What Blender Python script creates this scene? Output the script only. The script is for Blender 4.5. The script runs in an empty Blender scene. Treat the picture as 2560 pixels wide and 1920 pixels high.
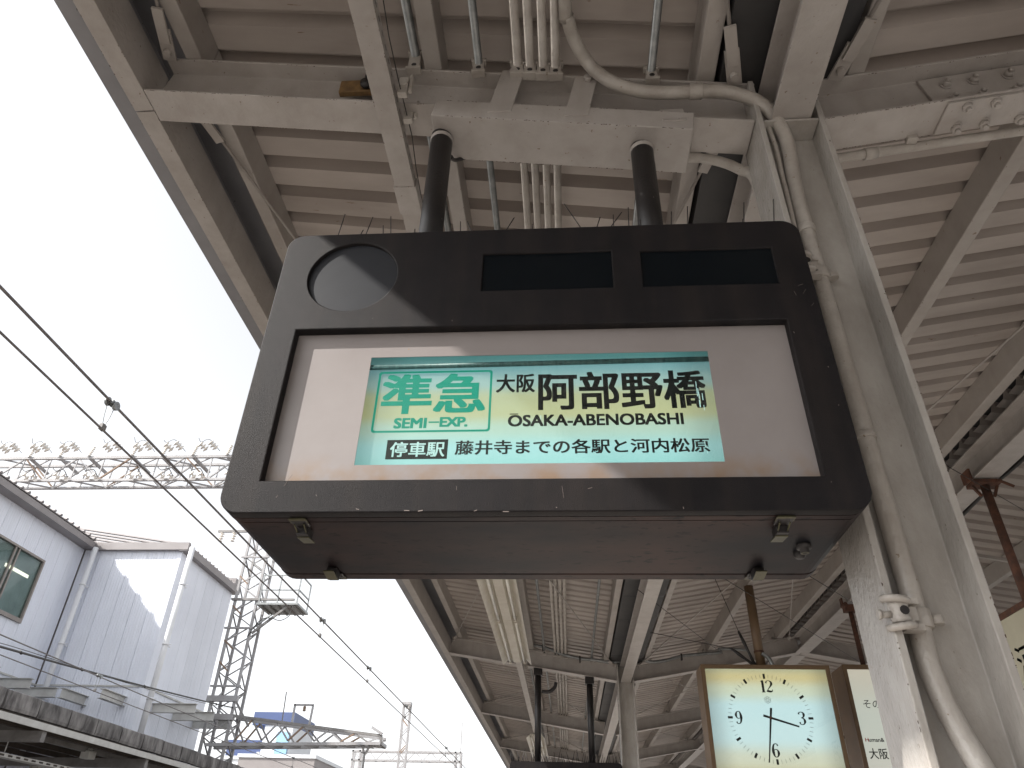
import bpy, bmesh, math, random
from mathutils import Vector, Matrix
random.seed(7)
SC = bpy.context.scene
COL = SC.collection

# ------------------------------------------------------------------ camera
FPX, YAW, PIT, ROLL = 1811.83, 0.08135, 0.59336, 0.02826
CAM = Vector((0, 0, 1.6))
cy, sy, cp, sp, cr, sr = (math.cos(YAW), math.sin(YAW), math.cos(PIT), math.sin(PIT), math.cos(ROLL), math.sin(ROLL))
FW = Vector((-sy*cp, cy*cp, sp)); R0 = Vector((cy, sy, 0)); U0 = R0.cross(FW)
RT = cr*R0 + sr*U0; UP = -sr*R0 + cr*U0
cd = bpy.data.cameras.new('camera'); co = bpy.data.objects.new('camera', cd); COL.objects.link(co)
cd.sensor_width = 36; cd.lens = FPX/2560*36; cd.clip_start = .05; cd.clip_end = 5000
M3 = Matrix((RT, UP, -FW)).transposed()
co.matrix_world = Matrix.Translation(CAM) @ M3.to_4x4()
SC.camera = co

# ------------------------------------------------------------------ light
SUN = Vector((-1.06, -.55, 1)).normalized()
w = bpy.data.worlds.new('World'); SC.world = w; w.use_nodes = True
nt = w.node_tree; nt.nodes.clear()
sky = nt.nodes.new('ShaderNodeTexSky'); sky.sky_type = 'NISHITA'; sky.sun_disc = False
sky.sun_elevation = math.asin(SUN.z); sky.sun_rotation = math.atan2(SUN.x, SUN.y)
sky.air_density = 1.0; sky.dust_density = 2.0; sky.ozone_density = 1.0
bg = nt.nodes.new('ShaderNodeBackground'); bg.inputs[1].default_value = 0.135
wo = nt.nodes.new('ShaderNodeOutputWorld')
hs = nt.nodes.new('ShaderNodeHueSaturation'); hs.inputs['Saturation'].default_value = .12   # milky hazy sky
nt.links.new(sky.outputs[0], hs.inputs['Color']); nt.links.new(hs.outputs[0], bg.inputs[0]); nt.links.new(bg.outputs[0], wo.inputs[0])
sl = bpy.data.lights.new('sun', 'SUN'); sl.energy = 3.0; sl.angle = math.radians(.8); sl.color = (1, .95, .89)
so = bpy.data.objects.new('sun', sl); COL.objects.link(so); so.rotation_euler = SUN.to_track_quat('Z', 'Y').to_euler()
so.location = (-30, -20, 40)
SC.view_settings.view_transform = 'Standard'; SC.view_settings.look = 'None'
SC.view_settings.exposure = 1.3; SC.view_settings.gamma = 1
SC.view_settings.use_curve_mapping = False

# ------------------------------------------------------------------ pixel helpers (photo pixel -> point on a plane of the place)
def ray(x, y): return FW + RT*((x-1280)/FPX) - UP*((y-960)/FPX)
def onY(x, y, Y): d = ray(x, y); return CAM + d*((Y-CAM.y)/d.y)
def onX(x, y, X): d = ray(x, y); return CAM + d*((X-CAM.x)/d.x)

# ------------------------------------------------------------------ materials
MATS = {}
def mat(name, base, base2=None, rough=.5, metal=0, nscale=6, bump=0, bscale=80, specks=0, speckcol=(.05, .04, .03), sscale=30, coat=0, spec=.5, stretch=None, rvar=0, contrast=(.35, .65), objvar=0, streak=0):
    if name in MATS: return MATS[name]
    m = bpy.data.materials.new(name); m.use_nodes = True; n = m.node_tree; N = n.nodes; Lk = n.links
    b = N['Principled BSDF']; b.inputs['Roughness'].default_value = rough; b.inputs['Metallic'].default_value = metal
    b.inputs['Specular IOR Level'].default_value = spec
    if coat: b.inputs['Coat Weight'].default_value = coat; b.inputs['Coat Roughness'].default_value = .15
    g = N.new('ShaderNodeNewGeometry'); pos = g.outputs['Position']
    if stretch:
        mp = N.new('ShaderNodeMapping'); mp.inputs['Scale'].default_value = stretch; Lk.new(pos, mp.inputs[0]); pos = mp.outputs[0]
    base2 = base2 or tuple(c*.86 for c in base)
    nz = N.new('ShaderNodeTexNoise'); nz.inputs['Scale'].default_value = nscale; nz.inputs['Detail'].default_value = 6; nz.inputs['Roughness'].default_value = .6; Lk.new(pos, nz.inputs['Vector'])
    rmp = N.new('ShaderNodeValToRGB'); rmp.color_ramp.elements[0].position = contrast[0]; rmp.color_ramp.elements[1].position = contrast[1]
    rmp.color_ramp.elements[0].color = (*base2, 1); rmp.color_ramp.elements[1].color = (*base, 1); Lk.new(nz.outputs[0], rmp.inputs[0])
    colr = rmp.outputs[0]
    if specks:
        n2 = N.new('ShaderNodeTexNoise'); n2.inputs['Scale'].default_value = sscale; n2.inputs['Detail'].default_value = 4; Lk.new(pos, n2.inputs['Vector'])
        r2 = N.new('ShaderNodeValToRGB'); r2.color_ramp.elements[0].position = .76-.12*specks; r2.color_ramp.elements[1].position = .80-.1*specks; Lk.new(n2.outputs[0], r2.inputs[0])
        mx = N.new('ShaderNodeMix'); mx.data_type = 'RGBA'; Lk.new(r2.outputs[0], mx.inputs[0]); Lk.new(colr, mx.inputs[6]); mx.inputs[7].default_value = (*speckcol, 1); colr = mx.outputs[2]
    if streak:
        mp2 = N.new('ShaderNodeMapping'); mp2.inputs['Scale'].default_value = (9, 9, .9); Lk.new(g.outputs['Position'], mp2.inputs[0])
        n4 = N.new('ShaderNodeTexNoise'); n4.inputs['Scale'].default_value = 1.6; n4.inputs['Detail'].default_value = 5; Lk.new(mp2.outputs[0], n4.inputs['Vector'])
        r4 = N.new('ShaderNodeMapRange'); r4.inputs['From Min'].default_value = .45; r4.inputs['From Max'].default_value = .72; r4.inputs['To Max'].default_value = streak; Lk.new(n4.outputs[0], r4.inputs[0])
        m4 = N.new('ShaderNodeMix'); m4.data_type = 'RGBA'; Lk.new(r4.outputs[0], m4.inputs[0]); Lk.new(colr, m4.inputs[6]); m4.inputs[7].default_value = (.20, .15, .105, 1); colr = m4.outputs[2]
    if objvar:
        oi = N.new('ShaderNodeObjectInfo'); r5 = N.new('ShaderNodeMapRange'); r5.inputs['To Min'].default_value = 1-objvar; r5.inputs['To Max'].default_value = 1+objvar; Lk.new(oi.outputs['Random'], r5.inputs[0])
        h5 = N.new('ShaderNodeHueSaturation'); Lk.new(colr, h5.inputs['Color']); Lk.new(r5.outputs[0], h5.inputs['Value']); colr = h5.outputs[0]
    Lk.new(colr, b.inputs['Base Color'])
    if rvar:
        mr = N.new('ShaderNodeMapRange'); mr.inputs['To Min'].default_value = rough-rvar; mr.inputs['To Max'].default_value = rough+rvar; Lk.new(nz.outputs[0], mr.inputs[0]); Lk.new(mr.outputs[0], b.inputs['Roughness'])
    if bump:
        n3 = N.new('ShaderNodeTexNoise'); n3.inputs['Scale'].default_value = bscale; n3.inputs['Detail'].default_value = 4; Lk.new(pos, n3.inputs['Vector'])
        bp = N.new('ShaderNodeBump'); bp.inputs['Strength'].default_value = bump; bp.inputs['Distance'].default_value = .01; Lk.new(n3.outputs[0], bp.inputs['Height']); Lk.new(bp.outputs[0], b.inputs['Normal'])
    MATS[name] = m; return m
CREAM = mat('cream_paint', (.43, .40, .377), (.355, .325, .302), streak=.14, rough=.42, nscale=5, bump=.25, bscale=45, specks=.55, speckcol=(.2, .15, .11), sscale=55, rvar=.08)
CREAM2 = mat('cream_paint_purlin', (.40, .37, .345), (.34, .31, .286), streak=.14, objvar=.05, rough=.5, nscale=4, bump=.15, bscale=40, specks=.4, speckcol=(.2, .14, .1), sscale=22)
SHEET = mat('roof_sheet_paint', (.43, .383, .352), (.325, .284, .257), objvar=.09, stretch=(.35, 1.6, 1), rough=.5, nscale=2.2, specks=.35, speckcol=(.2, .14, .1), sscale=25)
COLP = mat('column_paint', (.43, .408, .38), (.345, .322, .296), streak=.16, rough=.24, nscale=7, bump=.3, bscale=60, specks=.5, speckcol=(.18, .145, .12), sscale=60, stretch=(1.3, 1.3, .7), rvar=.05)
PIPEW = mat('conduit_paint', (.44, .41, .375), (.34, .31, .28), streak=.2, rough=.38, nscale=9, bump=.3, bscale=70, specks=.55, speckcol=(.2, .15, .1), sscale=70)
GALV = mat('galvanised_steel', (.30, .31, .31), (.20, .21, .21), rough=.45, metal=.7, nscale=18, bump=.05)
GUTG = mat('eaves_gutter_grey', (.27, .268, .28), (.21, .208, .22), rough=.5, nscale=3, specks=.4, sscale=40)
GUTT = mat('gutter_sheet_dark', (.045, .043, .043), (.03, .03, .032), rough=.6, nscale=5)
CHAR = mat('charcoal_texture_paint', (.0165, .0145, .0155), (.0125, .0115, .0125), streak=.035, rough=.52, nscale=9, bump=.28, bscale=520, specks=.05, speckcol=(.3, .27, .24), sscale=45, spec=.12)
CHARU = mat('charcoal_sheet_metal', (.042, .025, .022), (.011, .011, .0135), rough=.42, nscale=3.2, specks=1.4, speckcol=(.010, .008, .009), sscale=55, stretch=(.55, 1, 1), spec=.1, contrast=(.38, .64))
BLACKP = mat('black_pipe_paint', (.02, .017, .017), (.014, .012, .012), rough=.45, nscale=15, specks=.3, speckcol=(.25, .23, .2), sscale=40, bump=.1)
DISC = mat('speaker_cover', (.018, .02, .025), (.0155, .0175, .022), rough=.4, nscale=20)
DARKG = mat('dark_display_glass', (.004, .006, .008), (.003, .005, .007), rough=.3, nscale=3, spec=.18)
PANEL = mat('panel_offwhite', (.278, .253, .246), (.248, .223, .216), rough=.38, nscale=4, specks=.15, speckcol=(.32, .2, .1), sscale=32)
BRASS = mat('zinc_yellow_passivate', (.085, .08, .042), (.055, .05, .028), rough=.4, metal=.4, nscale=30)
RUST = mat('rusty_brown', (.125, .052, .03), (.06, .03, .021), rough=.8, nscale=16, bump=.4, bscale=60)
BROWN = mat('brown_paint', (.155, .098, .052), (.125, .078, .042), rough=.45, nscale=6)
DKWIRE = mat('dark_wire', (.035, .032, .03), (.02, .018, .018), rough=.5, nscale=20)
WOODY = mat('ochre_board', (.22, .13, .05), (.12, .07, .03), rough=.7, nscale=30)
COPPERW = mat('contact_wire', (.19, .175, .175), (.13, .12, .12), rough=.5, metal=.2, nscale=10)  # grey lightened to paint in the sky glare over the wires
MASTP = mat('mast_paint', (.36, .36, .37), (.29, .28, .28), rough=.55, nscale=3, specks=.4, speckcol=(.3, .15, .07), sscale=8)
MASTD = mat('mast_steel_dark', (.24, .235, .23), (.17, .16, .155), rough=.6, nscale=5)
PORC = mat('porcelain', (.78, .75, .70), (.68, .63, .57), rough=.3, nscale=10)
WALLP = mat('siding_blue_grey', (.76, .79, .87), (.71, .74, .82), rough=.45, nscale=.8, objvar=.03, streak=.06)
EAVE = mat('eave_trim', (.27, .25, .25), (.23, .21, .21), rough=.5, nscale=2)
PVC = mat('downpipe_white', (.72, .73, .75), (.64, .65, .68), rough=.4, nscale=3)
CONC = mat('weathered_concrete', (.25, .24, .235), (.075, .07, .07), rough=.9, nscale=4.5, bump=.5, bscale=25, specks=.3, speckcol=(.4, .39, .37), sscale=7, stretch=(1, 1.2, .45), contrast=(.36, .64), objvar=.25)
STEELW = mat('white_steel', (.55, .55, .53), (.45, .44, .42), rough=.5, nscale=4)
DKROOF = mat('dark_roof_underside', (.07, .055, .045), (.04, .032, .028), rough=.8, nscale=3)
PLAT = mat('platform_asphalt', (.42, .39, .36), (.35, .325, .30), rough=.85, nscale=2.5, bump=.3, bscale=120)
BALL = mat('ballast', (.12, .105, .09), (.06, .053, .047), rough=.95, nscale=22, bump=.8, bscale=30)
GRND = mat('city_ground', (.22, .21, .2), (.16, .155, .15), rough=.9, nscale=.3)
WINF = mat('window_frame', (.30, .27, .25), (.25, .22, .2), rough=.45, nscale=5)
BLUEB = mat('blue_facade', (.06, .09, .21), (.05, .078, .18), rough=.5, nscale=.3)
WHITEB = mat('white_facade', (.62, .64, .66), (.55, .57, .6), rough=.6, nscale=.2)
LBLUE = mat('light_blue_facade', (.26, .44, .60), (.23, .40, .55), rough=.5, nscale=.2)
GREYB = mat('grey_facade', (.27, .25, .245), (.22, .2, .2), rough=.7, nscale=.3)
FIXT = mat('fixture_enamel', (.55, .52, .45), (.47, .43, .36), rough=.35, nscale=6, specks=.4, speckcol=(.2, .12, .06), sscale=20)
TUBE = mat('fluorescent_tube', (.72, .71, .66), (.68, .66, .61), rough=.2, nscale=4)
GREENI = mat('green_ink', (.0, .10, .068), (.0, .092, .062), rough=.5, nscale=3)
g_ = GREENI.node_tree.nodes['Principled BSDF']; g_.inputs['Emission Color'].default_value = (.0, .20, .135, 1); g_.inputs['Emission Strength'].default_value = .5   # translucent ink on the backlit roll
BLACKI = mat('black_ink', (.006, .006, .006), (.004, .004, .004), rough=.6, nscale=3)
REDI = mat('red_ink', (.5, .02, .03), rough=.5)
TAPE = mat('pale_scratch', (.20, .165, .15), rough=.7)

def add_stain(m, z_hi, z_lo, colr, amount):
    """rust wash that has crept up from the lower edge of a steel plate"""
    n = m.node_tree; N = n.nodes; b = N['Principled BSDF']; src = b.inputs['Base Color'].links[0].from_socket
    g = N.new('ShaderNodeNewGeometry'); s_ = N.new('ShaderNodeSeparateXYZ'); n.links.new(g.outputs['Position'], s_.inputs[0])
    r = N.new('ShaderNodeMapRange'); r.inputs['From Min'].default_value = z_hi; r.inputs['From Max'].default_value = z_lo; n.links.new(s_.outputs[2], r.inputs[0])
    z = N.new('ShaderNodeTexNoise'); z.inputs['Scale'].default_value = 14; z.inputs['Detail'].default_value = 8; n.links.new(g.outputs['Position'], z.inputs['Vector'])
    q = N.new('ShaderNodeMapRange'); q.inputs['From Min'].default_value = .42; q.inputs['From Max'].default_value = .68; q.inputs['To Max'].default_value = amount; n.links.new(z.outputs[0], q.inputs[0])
    k = N.new('ShaderNodeMath'); k.operation = 'MULTIPLY'; n.links.new(r.outputs[0], k.inputs[0]); n.links.new(q.outputs[0], k.inputs[1])
    x = N.new('ShaderNodeMix'); x.data_type = 'RGBA'; n.links.new(k.outputs[0], x.inputs[0]); n.links.new(src, x.inputs[6]); x.inputs[7].default_value = (*colr, 1); n.links.new(x.outputs[2], b.inputs['Base Color'])
add_stain(PANEL, 2.50, 2.40, (.25, .15, .075), .8)

def glass(name, tint=(1, 1, 1), ior=1.45, rough=.02):
    m = bpy.data.materials.new(name); m.use_nodes = True; n = m.node_tree; n.nodes.clear()
    o = n.nodes.new('ShaderNodeOutputMaterial'); t = n.nodes.new('ShaderNodeBsdfTransparent'); t.inputs[0].default_value = (*tint, 1)
    g = n.nodes.new('ShaderNodeBsdfGlossy'); g.inputs['Roughness'].default_value = rough
    lw = n.nodes.new('ShaderNodeLayerWeight'); pw = n.nodes.new('ShaderNodeMath'); pw.operation = 'POWER'; pw.inputs[1].default_value = 5
    f = n.nodes.new('ShaderNodeMath'); f.operation = 'MULTIPLY_ADD'; f.inputs[1].default_value = .9; f.inputs[2].default_value = ((ior-1)/(ior+1))**2
    n.links.new(lw.outputs['Facing'], pw.inputs[0]); n.links.new(pw.outputs[0], f.inputs[0]); x = n.nodes.new('ShaderNodeMixShader')
    n.links.new(f.outputs[0], x.inputs[0]); n.links.new(t.outputs[0], x.inputs[1]); n.links.new(g.outputs[0], x.inputs[2]); n.links.new(x.outputs[0], o.inputs[0]); return m
GLASS = glass('clear_glass', (.93, .97, .96))

def backlit(name, z0, z1, stops, strength, diff, xr=None, edge=.12, dim=.6):
    """translucent sheet lit by tubes inside its box: brighter and dimmer bands across its height"""
    m = bpy.data.materials.new(name); m.use_nodes = True; n = m.node_tree; N = n.nodes; b = N['Principled BSDF']
    g = N.new('ShaderNodeNewGeometry'); s = N.new('ShaderNodeSeparateXYZ'); n.links.new(g.outputs['Position'], s.inputs[0])
    r = N.new('ShaderNodeMapRange'); r.inputs['From Min'].default_value = z0; r.inputs['From Max'].default_value = z1; n.links.new(s.outputs[2], r.inputs[0])
    c = N.new('ShaderNodeValToRGB'); e = c.color_ramp.elements
    while len(e) < len(stops): e.new(.5)
    for i, (p, k) in enumerate(stops): e[i].position = p; e[i].color = (*k, 1)
    c.color_ramp.interpolation = 'EASE'; n.links.new(r.outputs[0], c.inputs[0])
    if xr:      # tubes stop short of the box ends, so the sheet is dimmer there
        mul = None
        for lo, hi in ((xr[0], xr[0]+edge), (xr[1], xr[1]-edge)):
            q = N.new('ShaderNodeMapRange'); q.interpolation_type = 'SMOOTHSTEP'; q.inputs['From Min'].default_value = lo; q.inputs['From Max'].default_value = hi; q.inputs['To Min'].default_value = dim; n.links.new(s.outputs[0], q.inputs[0])
            if mul is None: mul = q.outputs[0]
            else:
                k = N.new('ShaderNodeMath'); k.operation = 'MULTIPLY'; n.links.new(mul, k.inputs[0]); n.links.new(q.outputs[0], k.inputs[1]); mul = k.outputs[0]
        k = N.new('ShaderNodeMath'); k.operation = 'MULTIPLY'; k.inputs[1].default_value = strength; n.links.new(mul, k.inputs[0]); n.links.new(k.outputs[0], b.inputs['Emission Strength'])
    n.links.new(c.outputs[0], b.inputs['Emission Color']); b.inputs['Emission Strength'].default_value = strength
    b.inputs['Base Color'].default_value = (*diff, 1); b.inputs['Roughness'].default_value = .5
    return m

# ------------------------------------------------------------------ mesh helpers
class MB:
    def __init__(s): s.v = []; s.f = []; s.smooth = set()
    def add(s, vs, fs, smooth=False):
        o = len(s.v); s.v += [Vector(q) for q in vs]
        for q in fs:
            if smooth: s.smooth.add(len(s.f))
            s.f.append([o+i for i in q])
        return s
    def box(s, a, b):
        x0, y0, z0 = a; x1, y1, z1 = b
        x0, x1 = min(x0, x1), max(x0, x1); y0, y1 = min(y0, y1), max(y0, y1); z0, z1 = min(z0, z1), max(z0, z1)
        return s.add([(x0, y0, z0), (x1, y0, z0), (x1, y1, z0), (x0, y1, z0), (x0, y0, z1), (x1, y0, z1), (x1, y1, z1), (x0, y1, z1)],
                     [(3, 2, 1, 0), (4, 5, 6, 7), (0, 1, 5, 4), (1, 2, 6, 5), (2, 3, 7, 6), (3, 0, 4, 7)])
    def extr(s, prof, p0, p1, up=(0, 0, 1), smooth=False):
        """sweep a closed 2-D profile (u to the side, v up; counter-clockwise) from p0 to p1"""
        p0 = Vector(p0); p1 = Vector(p1); d = (p1-p0).normalized()
        if abs(d.dot(Vector(up).normalized())) > .985: up = (0, 1, 0)
        u = d.cross(Vector(up)).normalized(); v = u.cross(d)
        n = len(prof); A = [p0+u*a+v*b for a, b in prof]; B = [p1+u*a+v*b for a, b in prof]
        s.add(A+B, [(i, (i+1) % n, n+(i+1) % n, n+i) for i in range(n)], smooth)
        o = len(s.v)-2*n
        s.f.append([o+i for i in reversed(range(n))]); s.f.append([o+n+i for i in range(n)]); return s
    def bar(s, p0, p1, a, b=None, up=(0, 0, 1)):
        b = b or a; return s.extr([(-a/2, -b/2), (a/2, -b/2), (a/2, b/2), (-a/2, b/2)], p0, p1, up)
    def cyl(s, p0, p1, r, n=12):
        d = Vector(p1)-Vector(p0); up = (0, 0, 1) if abs(d.normalized().z) < .9 else (0, 1, 0)
        return s.extr([(r*math.cos(2*math.pi*i/n), r*math.sin(2*math.pi*i/n)) for i in range(n)], p0, p1, up, True)
    def hsec(s, p0, p1, w, h, tf, tw, up=(0, 0, 1)):
        a = w/2; t = tw/2
        return s.extr([(-a, 0), (a, 0), (a, tf), (t, tf), (t, h-tf), (a, h-tf), (a, h), (-a, h), (-a, h-tf), (-t, h-tf), (-t, tf), (-a, tf)], p0, p1, up)
    def tube(s, pts, r, n=10):
        pts = [Vector(p) for p in pts]; m = len(pts); prev = None; rings = []
        for i, p in enumerate(pts):
            t = (pts[min(i+1, m-1)]-pts[max(i-1, 0)]).normalized()
            if prev is None:
                ref = Vector((0, 0, 1)) if abs(t.z) < .9 else Vector((0, 1, 0)); u = t.cross(ref).normalized()
            else: u = (prev - t*prev.dot(t)).normalized()
            prev = u; v = t.cross(u); rr = r[i] if isinstance(r, (list, tuple)) else r
            rings.append([p+(u*math.cos(2*math.pi*k/n)+v*math.sin(2*math.pi*k/n))*rr for k in range(n)])
        o = len(s.v); s.v += [q for g in rings for q in g]
        for i in range(m-1):
            for k in range(n):
                s.smooth.add(len(s.f)); s.f.append([o+i*n+k, o+i*n+(k+1) % n, o+(i+1)*n+(k+1) % n, o+(i+1)*n+k])
        s.f.append([o+k for k in reversed(range(n))]); s.f.append([o+(m-1)*n+k for k in range(n)]); return s
    def lathe(s, prof, c, axis, n=14):
        """prof: (r, t) pairs along axis from c"""
        a = Vector(axis).normalized(); ref = Vector((0, 0, 1)) if abs(a.z) < .9 else Vector((0, 1, 0)); u = a.cross(ref).normalized(); v = a.cross(u)
        c = Vector(c); o = len(s.v)
        for r, t in prof: s.v += [c+a*t+(u*math.cos(2*math.pi*k/n)+v*math.sin(2*math.pi*k/n))*r for k in range(n)]
        for i in range(len(prof)-1):
            for k in range(n):
                s.smooth.add(len(s.f)); s.f.append([o+i*n+(k+1) % n, o+i*n+k, o+(i+1)*n+k, o+(i+1)*n+(k+1) % n])
        return s
    def mesh(s, name, origin=None):
        if origin is None:
            lo = Vector([min(q[i] for q in s.v) for i in range(3)]); hi = Vector([max(q[i] for q in s.v) for i in range(3)]); origin = (lo+hi)/2
        me = bpy.data.meshes.new(name); me.from_pydata([tuple(q-origin) for q in s.v], [], s.f)
        bm = bmesh.new(); bm.from_mesh(me); bmesh.ops.recalc_face_normals(bm, faces=bm.faces); bm.to_mesh(me); bm.free()
        if s.smooth:
            me.polygons.foreach_set('use_smooth', [i in s.smooth for i in range(len(me.polygons))])
        me.update(); return me, Vector(origin)

WP = {}
def place(name, me, world, m=None, parent=None):
    o = bpy.data.objects.new(name, me); COL.objects.link(o)
    if m is not None and me is not None and not me.materials: me.materials.append(m)
    world = Vector(world); WP[o.name] = world
    if parent is not None: o.parent = parent; o.location = world - WP[parent.name]
    else: o.location = world
    return o
def build(name, mb, m, parent=None, bevel=0, origin=None):
    me, c = mb.mesh(name, origin); o = place(name, me, c, m, parent)
    if bevel:
        k = o.modifiers.new('bevel', 'BEVEL'); k.width = bevel; k.segments = 2; k.limit_method = 'ANGLE'; k.angle_limit = math.radians(40)
    return o
def tag(o, label, cat, group=None):
    o['label'] = label; o['category'] = cat
    if group: o['group'] = group
    return o
def thing(name, loc, label, cat, group=None):
    o = bpy.data.objects.new(name, None); COL.objects.link(o); o.location = loc; o.empty_display_size = .1; WP[o.name] = Vector(loc)
    return tag(o, label, cat, group)
def struct(name, mb, m): o = build(name, mb, m); o['kind'] = 'structure'; return o
def curve_mesh(name, splines, extrude, bevel=0, plane_y=0):
    """closed 2-D outlines in (x,z) -> solid plate facing -Y; outer first, holes after"""
    c = bpy.data.curves.new(name, 'CURVE'); c.dimensions = '2D'; c.fill_mode = 'BOTH'; c.extrude = extrude; c.bevel_depth = bevel; c.bevel_resolution = 2; c.offset = -bevel
    for sp_ in splines:
        s = c.splines.new('POLY'); s.points.add(len(sp_)-1); s.use_cyclic_u = True
        for p, (x, y) in zip(s.points, sp_): p.co = (x, y, 0, 1)
    return c2m(name, c)
def c2m(name, c):
    o = bpy.data.objects.new(name, c); COL.objects.link(o)
    dg = bpy.context.evaluated_depsgraph_get(); me = bpy.data.meshes.new_from_object(o.evaluated_get(dg)); me.name = name
    bpy.data.objects.remove(o); bpy.data.curves.remove(c); return me
def rrect(x0, x1, z0, z1, r, n=6):
    out = []
    for cx, cz, a0 in ((x1-r, z1-r, 0), (x0+r, z1-r, 90), (x0+r, z0+r, 180), (x1-r, z0+r, 270)):
        for i in range(n+1): a = math.radians(a0+90*i/n); out.append((cx+r*math.cos(a), cz+r*math.sin(a)))
    return out
def circle(cx, cz, r, n=64): return [(cx+r*math.cos(2*math.pi*i/n), cz+r*math.sin(2*math.pi*i/n)) for i in range(n)]
ROTX = Matrix.Rotation(math.radians(90), 4, 'X')
def up_plate(me, y):
    """2-D plate mesh (x,y) stood up: y->z, facing -Y at depth y"""
    me.transform(Matrix.Translation((0, y, 0)) @ ROTX); return me
def mesh_part(name, me, m, parent):
    lo = Vector([min(v.co[i] for v in me.vertices) for i in range(3)]); hi = Vector([max(v.co[i] for v in me.vertices) for i in range(3)]); c = (lo+hi)/2
    me.transform(Matrix.Translation(-c)); return place(name, me, c, m, parent)
def text_mesh(s, x0, x1, z0, z1, y, bold=.0, shear=0, spacing=1):
    t = bpy.data.curves.new('lettering', 'FONT'); t.body = s; t.size = 1; t.offset = bold; t.shear = shear; t.extrude = .0; t.space_character = spacing
    t.resolution_u = 4; t.offset = 0
    me = c2m('lettering', t)
    X = [v.co.x for v in me.vertices]; Y = [v.co.y for v in me.vertices]
    if not X: return me
    a, b, c, d = min(X), max(X), min(Y), max(Y)
    h = bold*.62                      # heavier face: the glyph is struck several times, slightly shifted
    a -= h; b += h; c -= h; d += h
    bm = bmesh.new(); k = 0
    for dx, dz in [(0, 0)]+([(i*h, j*h*.7) for i in (-1, 0, 1) for j in (-1, 0, 1) if i or j] if h else []):
        n0 = len(bm.verts); bm.from_mesh(me); bm.verts.ensure_lookup_table(); k += 1
        for v in bm.verts[n0:]: v.co = Vector((x0+(v.co.x+dx-a)/(b-a)*(x1-x0), y-k*.00001, z0+(v.co.y+dz-c)/(d-c)*(z1-z0)))
    bm.to_mesh(me); bm.free(); return me
def text_face_x(me, X):  # unused orientation helper for boards that face -X: (x,y,z)->(X, -x, z)
    for v in me.vertices: v.co = Vector((X, -v.co.x, v.co.z))
    return me
# ------------------------------------------------------------------ ground
mb = MB(); mb.add([(-2000, -2000, -1.25), (2000, -2000, -1.25), (2000, 3000, -1.25), (-2000, 3000, -1.25)], [(0, 1, 2, 3)]); struct('ground', mb, GRND)
struct('track_bed', MB().box((-9.25, -60, -1.24), (-1.52, 160, -1.0)), BALL)
struct('platform', MB().box((-1.5, -40, -1.24), (8.46, 60, 0)), PLAT)
struct('opposite_platform', MB().box((-17, -40, -1.24), (-9.3, 60, 0)), PLAT)

# ------------------------------------------------------------------ our platform canopy (double butterfly roof)
RIDGE = 3.48
def zu(x):                       # underside of the frame beams
    if x > RIDGE: x = 2*RIDGE-x
    return 3.967-.152*(x-.756) if x < .87 else 3.964+.175*(x-1.0)
FR = [-26.8, -17.25, -7.7, 1.84, 11.39, 16.3, 21.2, 26.1, 31.0, 35.9]  # bays behind the camera are unseen, added to cut sky light on the sign
CF = [-26.8, -17.25, -7.7, 1.84, 11.39, 21.2, 31.0]
can = thing('platform_canopy', (.87, 1.84, 0), 'cream painted steel canopy with corrugated roof above the whole platform', 'canopy')
BH = .24
for Y in FR:
    for a, b in ((-1.768, .746), (.994, RIDGE-.004), (RIDGE+.004, 5.966), (6.214, 8.728)):
        bm_ = build('beam', MB().hsec((a, Y, zu(a)), (b, Y, zu(b)), .156, BH, .012, .01), CREAM, can, .003)
        if Y == 1.84 and a > .9 and a < 1: SPL = bm_
    if Y in CF:
        for x0 in (.749, 5.969):
            build('column', MB().hsec((x0, Y, 0), (x0, Y, 4.19), .2, .242, .02, .012, (1, 0, 0)), COLP, can, .003)
for i in range(len(FR)-1):
    a, b = FR[i], FR[i+1]
    ca, cb = a in CF, b in CF
    for xc, zb in ((.873, 3.955), (6.087, 3.955)):
        build('valley_beam', MB().hsec((xc, a+(.008 if ca else .001), zb), (xc, b-(.008 if cb else .001), zb), .146, .236, .012, .01), CREAM, can, .003)
    build('ridge_beam', MB().hsec((RIDGE, a+.08, 4.385), (RIDGE, b-.08, 4.385), .2, .236, .014, .012), CREAM, can, .003)
    for x0, x1 in ((-1.643, -1.571), (-.552, -.478), (.560, .632), (1.148, 1.214), (2.105, 2.18), (3.14, 3.225), (3.735, 3.82), (4.78, 4.855), (5.746, 5.812), (6.328, 6.40), (7.438, 7.512), (8.53, 8.60)):
        z = zu((x0+x1)/2)+BH+.008
        build('purlin', MB().box((x0, a+.002, z), (x1, b-.002, z+.192)), CREAM2, can, .005)
# purlin cleats and their bolts on the frame beams
for Y in FR[3:7]:
    for x, sgn in ((-.474, 1), (.556, -1), (1.218, 1), (2.10, -1), (3.135, -1)):
        z = zu(x)+BH+.001
        build('cleat', MB().extr([(0, 0), (.14*sgn, 0), (.0, .12)] if sgn > 0 else [(0, 0), (0, .12), (.14*sgn, 0)], (x, Y+.004, z), (x, Y-.004, z), (0, 0, 1)), CREAM2, can)
        build('cleat_bolt', MB().cyl((x+.045*sgn, Y-.03, z+.035), (x+.045*sgn, Y+.03, z+.035), .016, 6), CREAM2, can)
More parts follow.
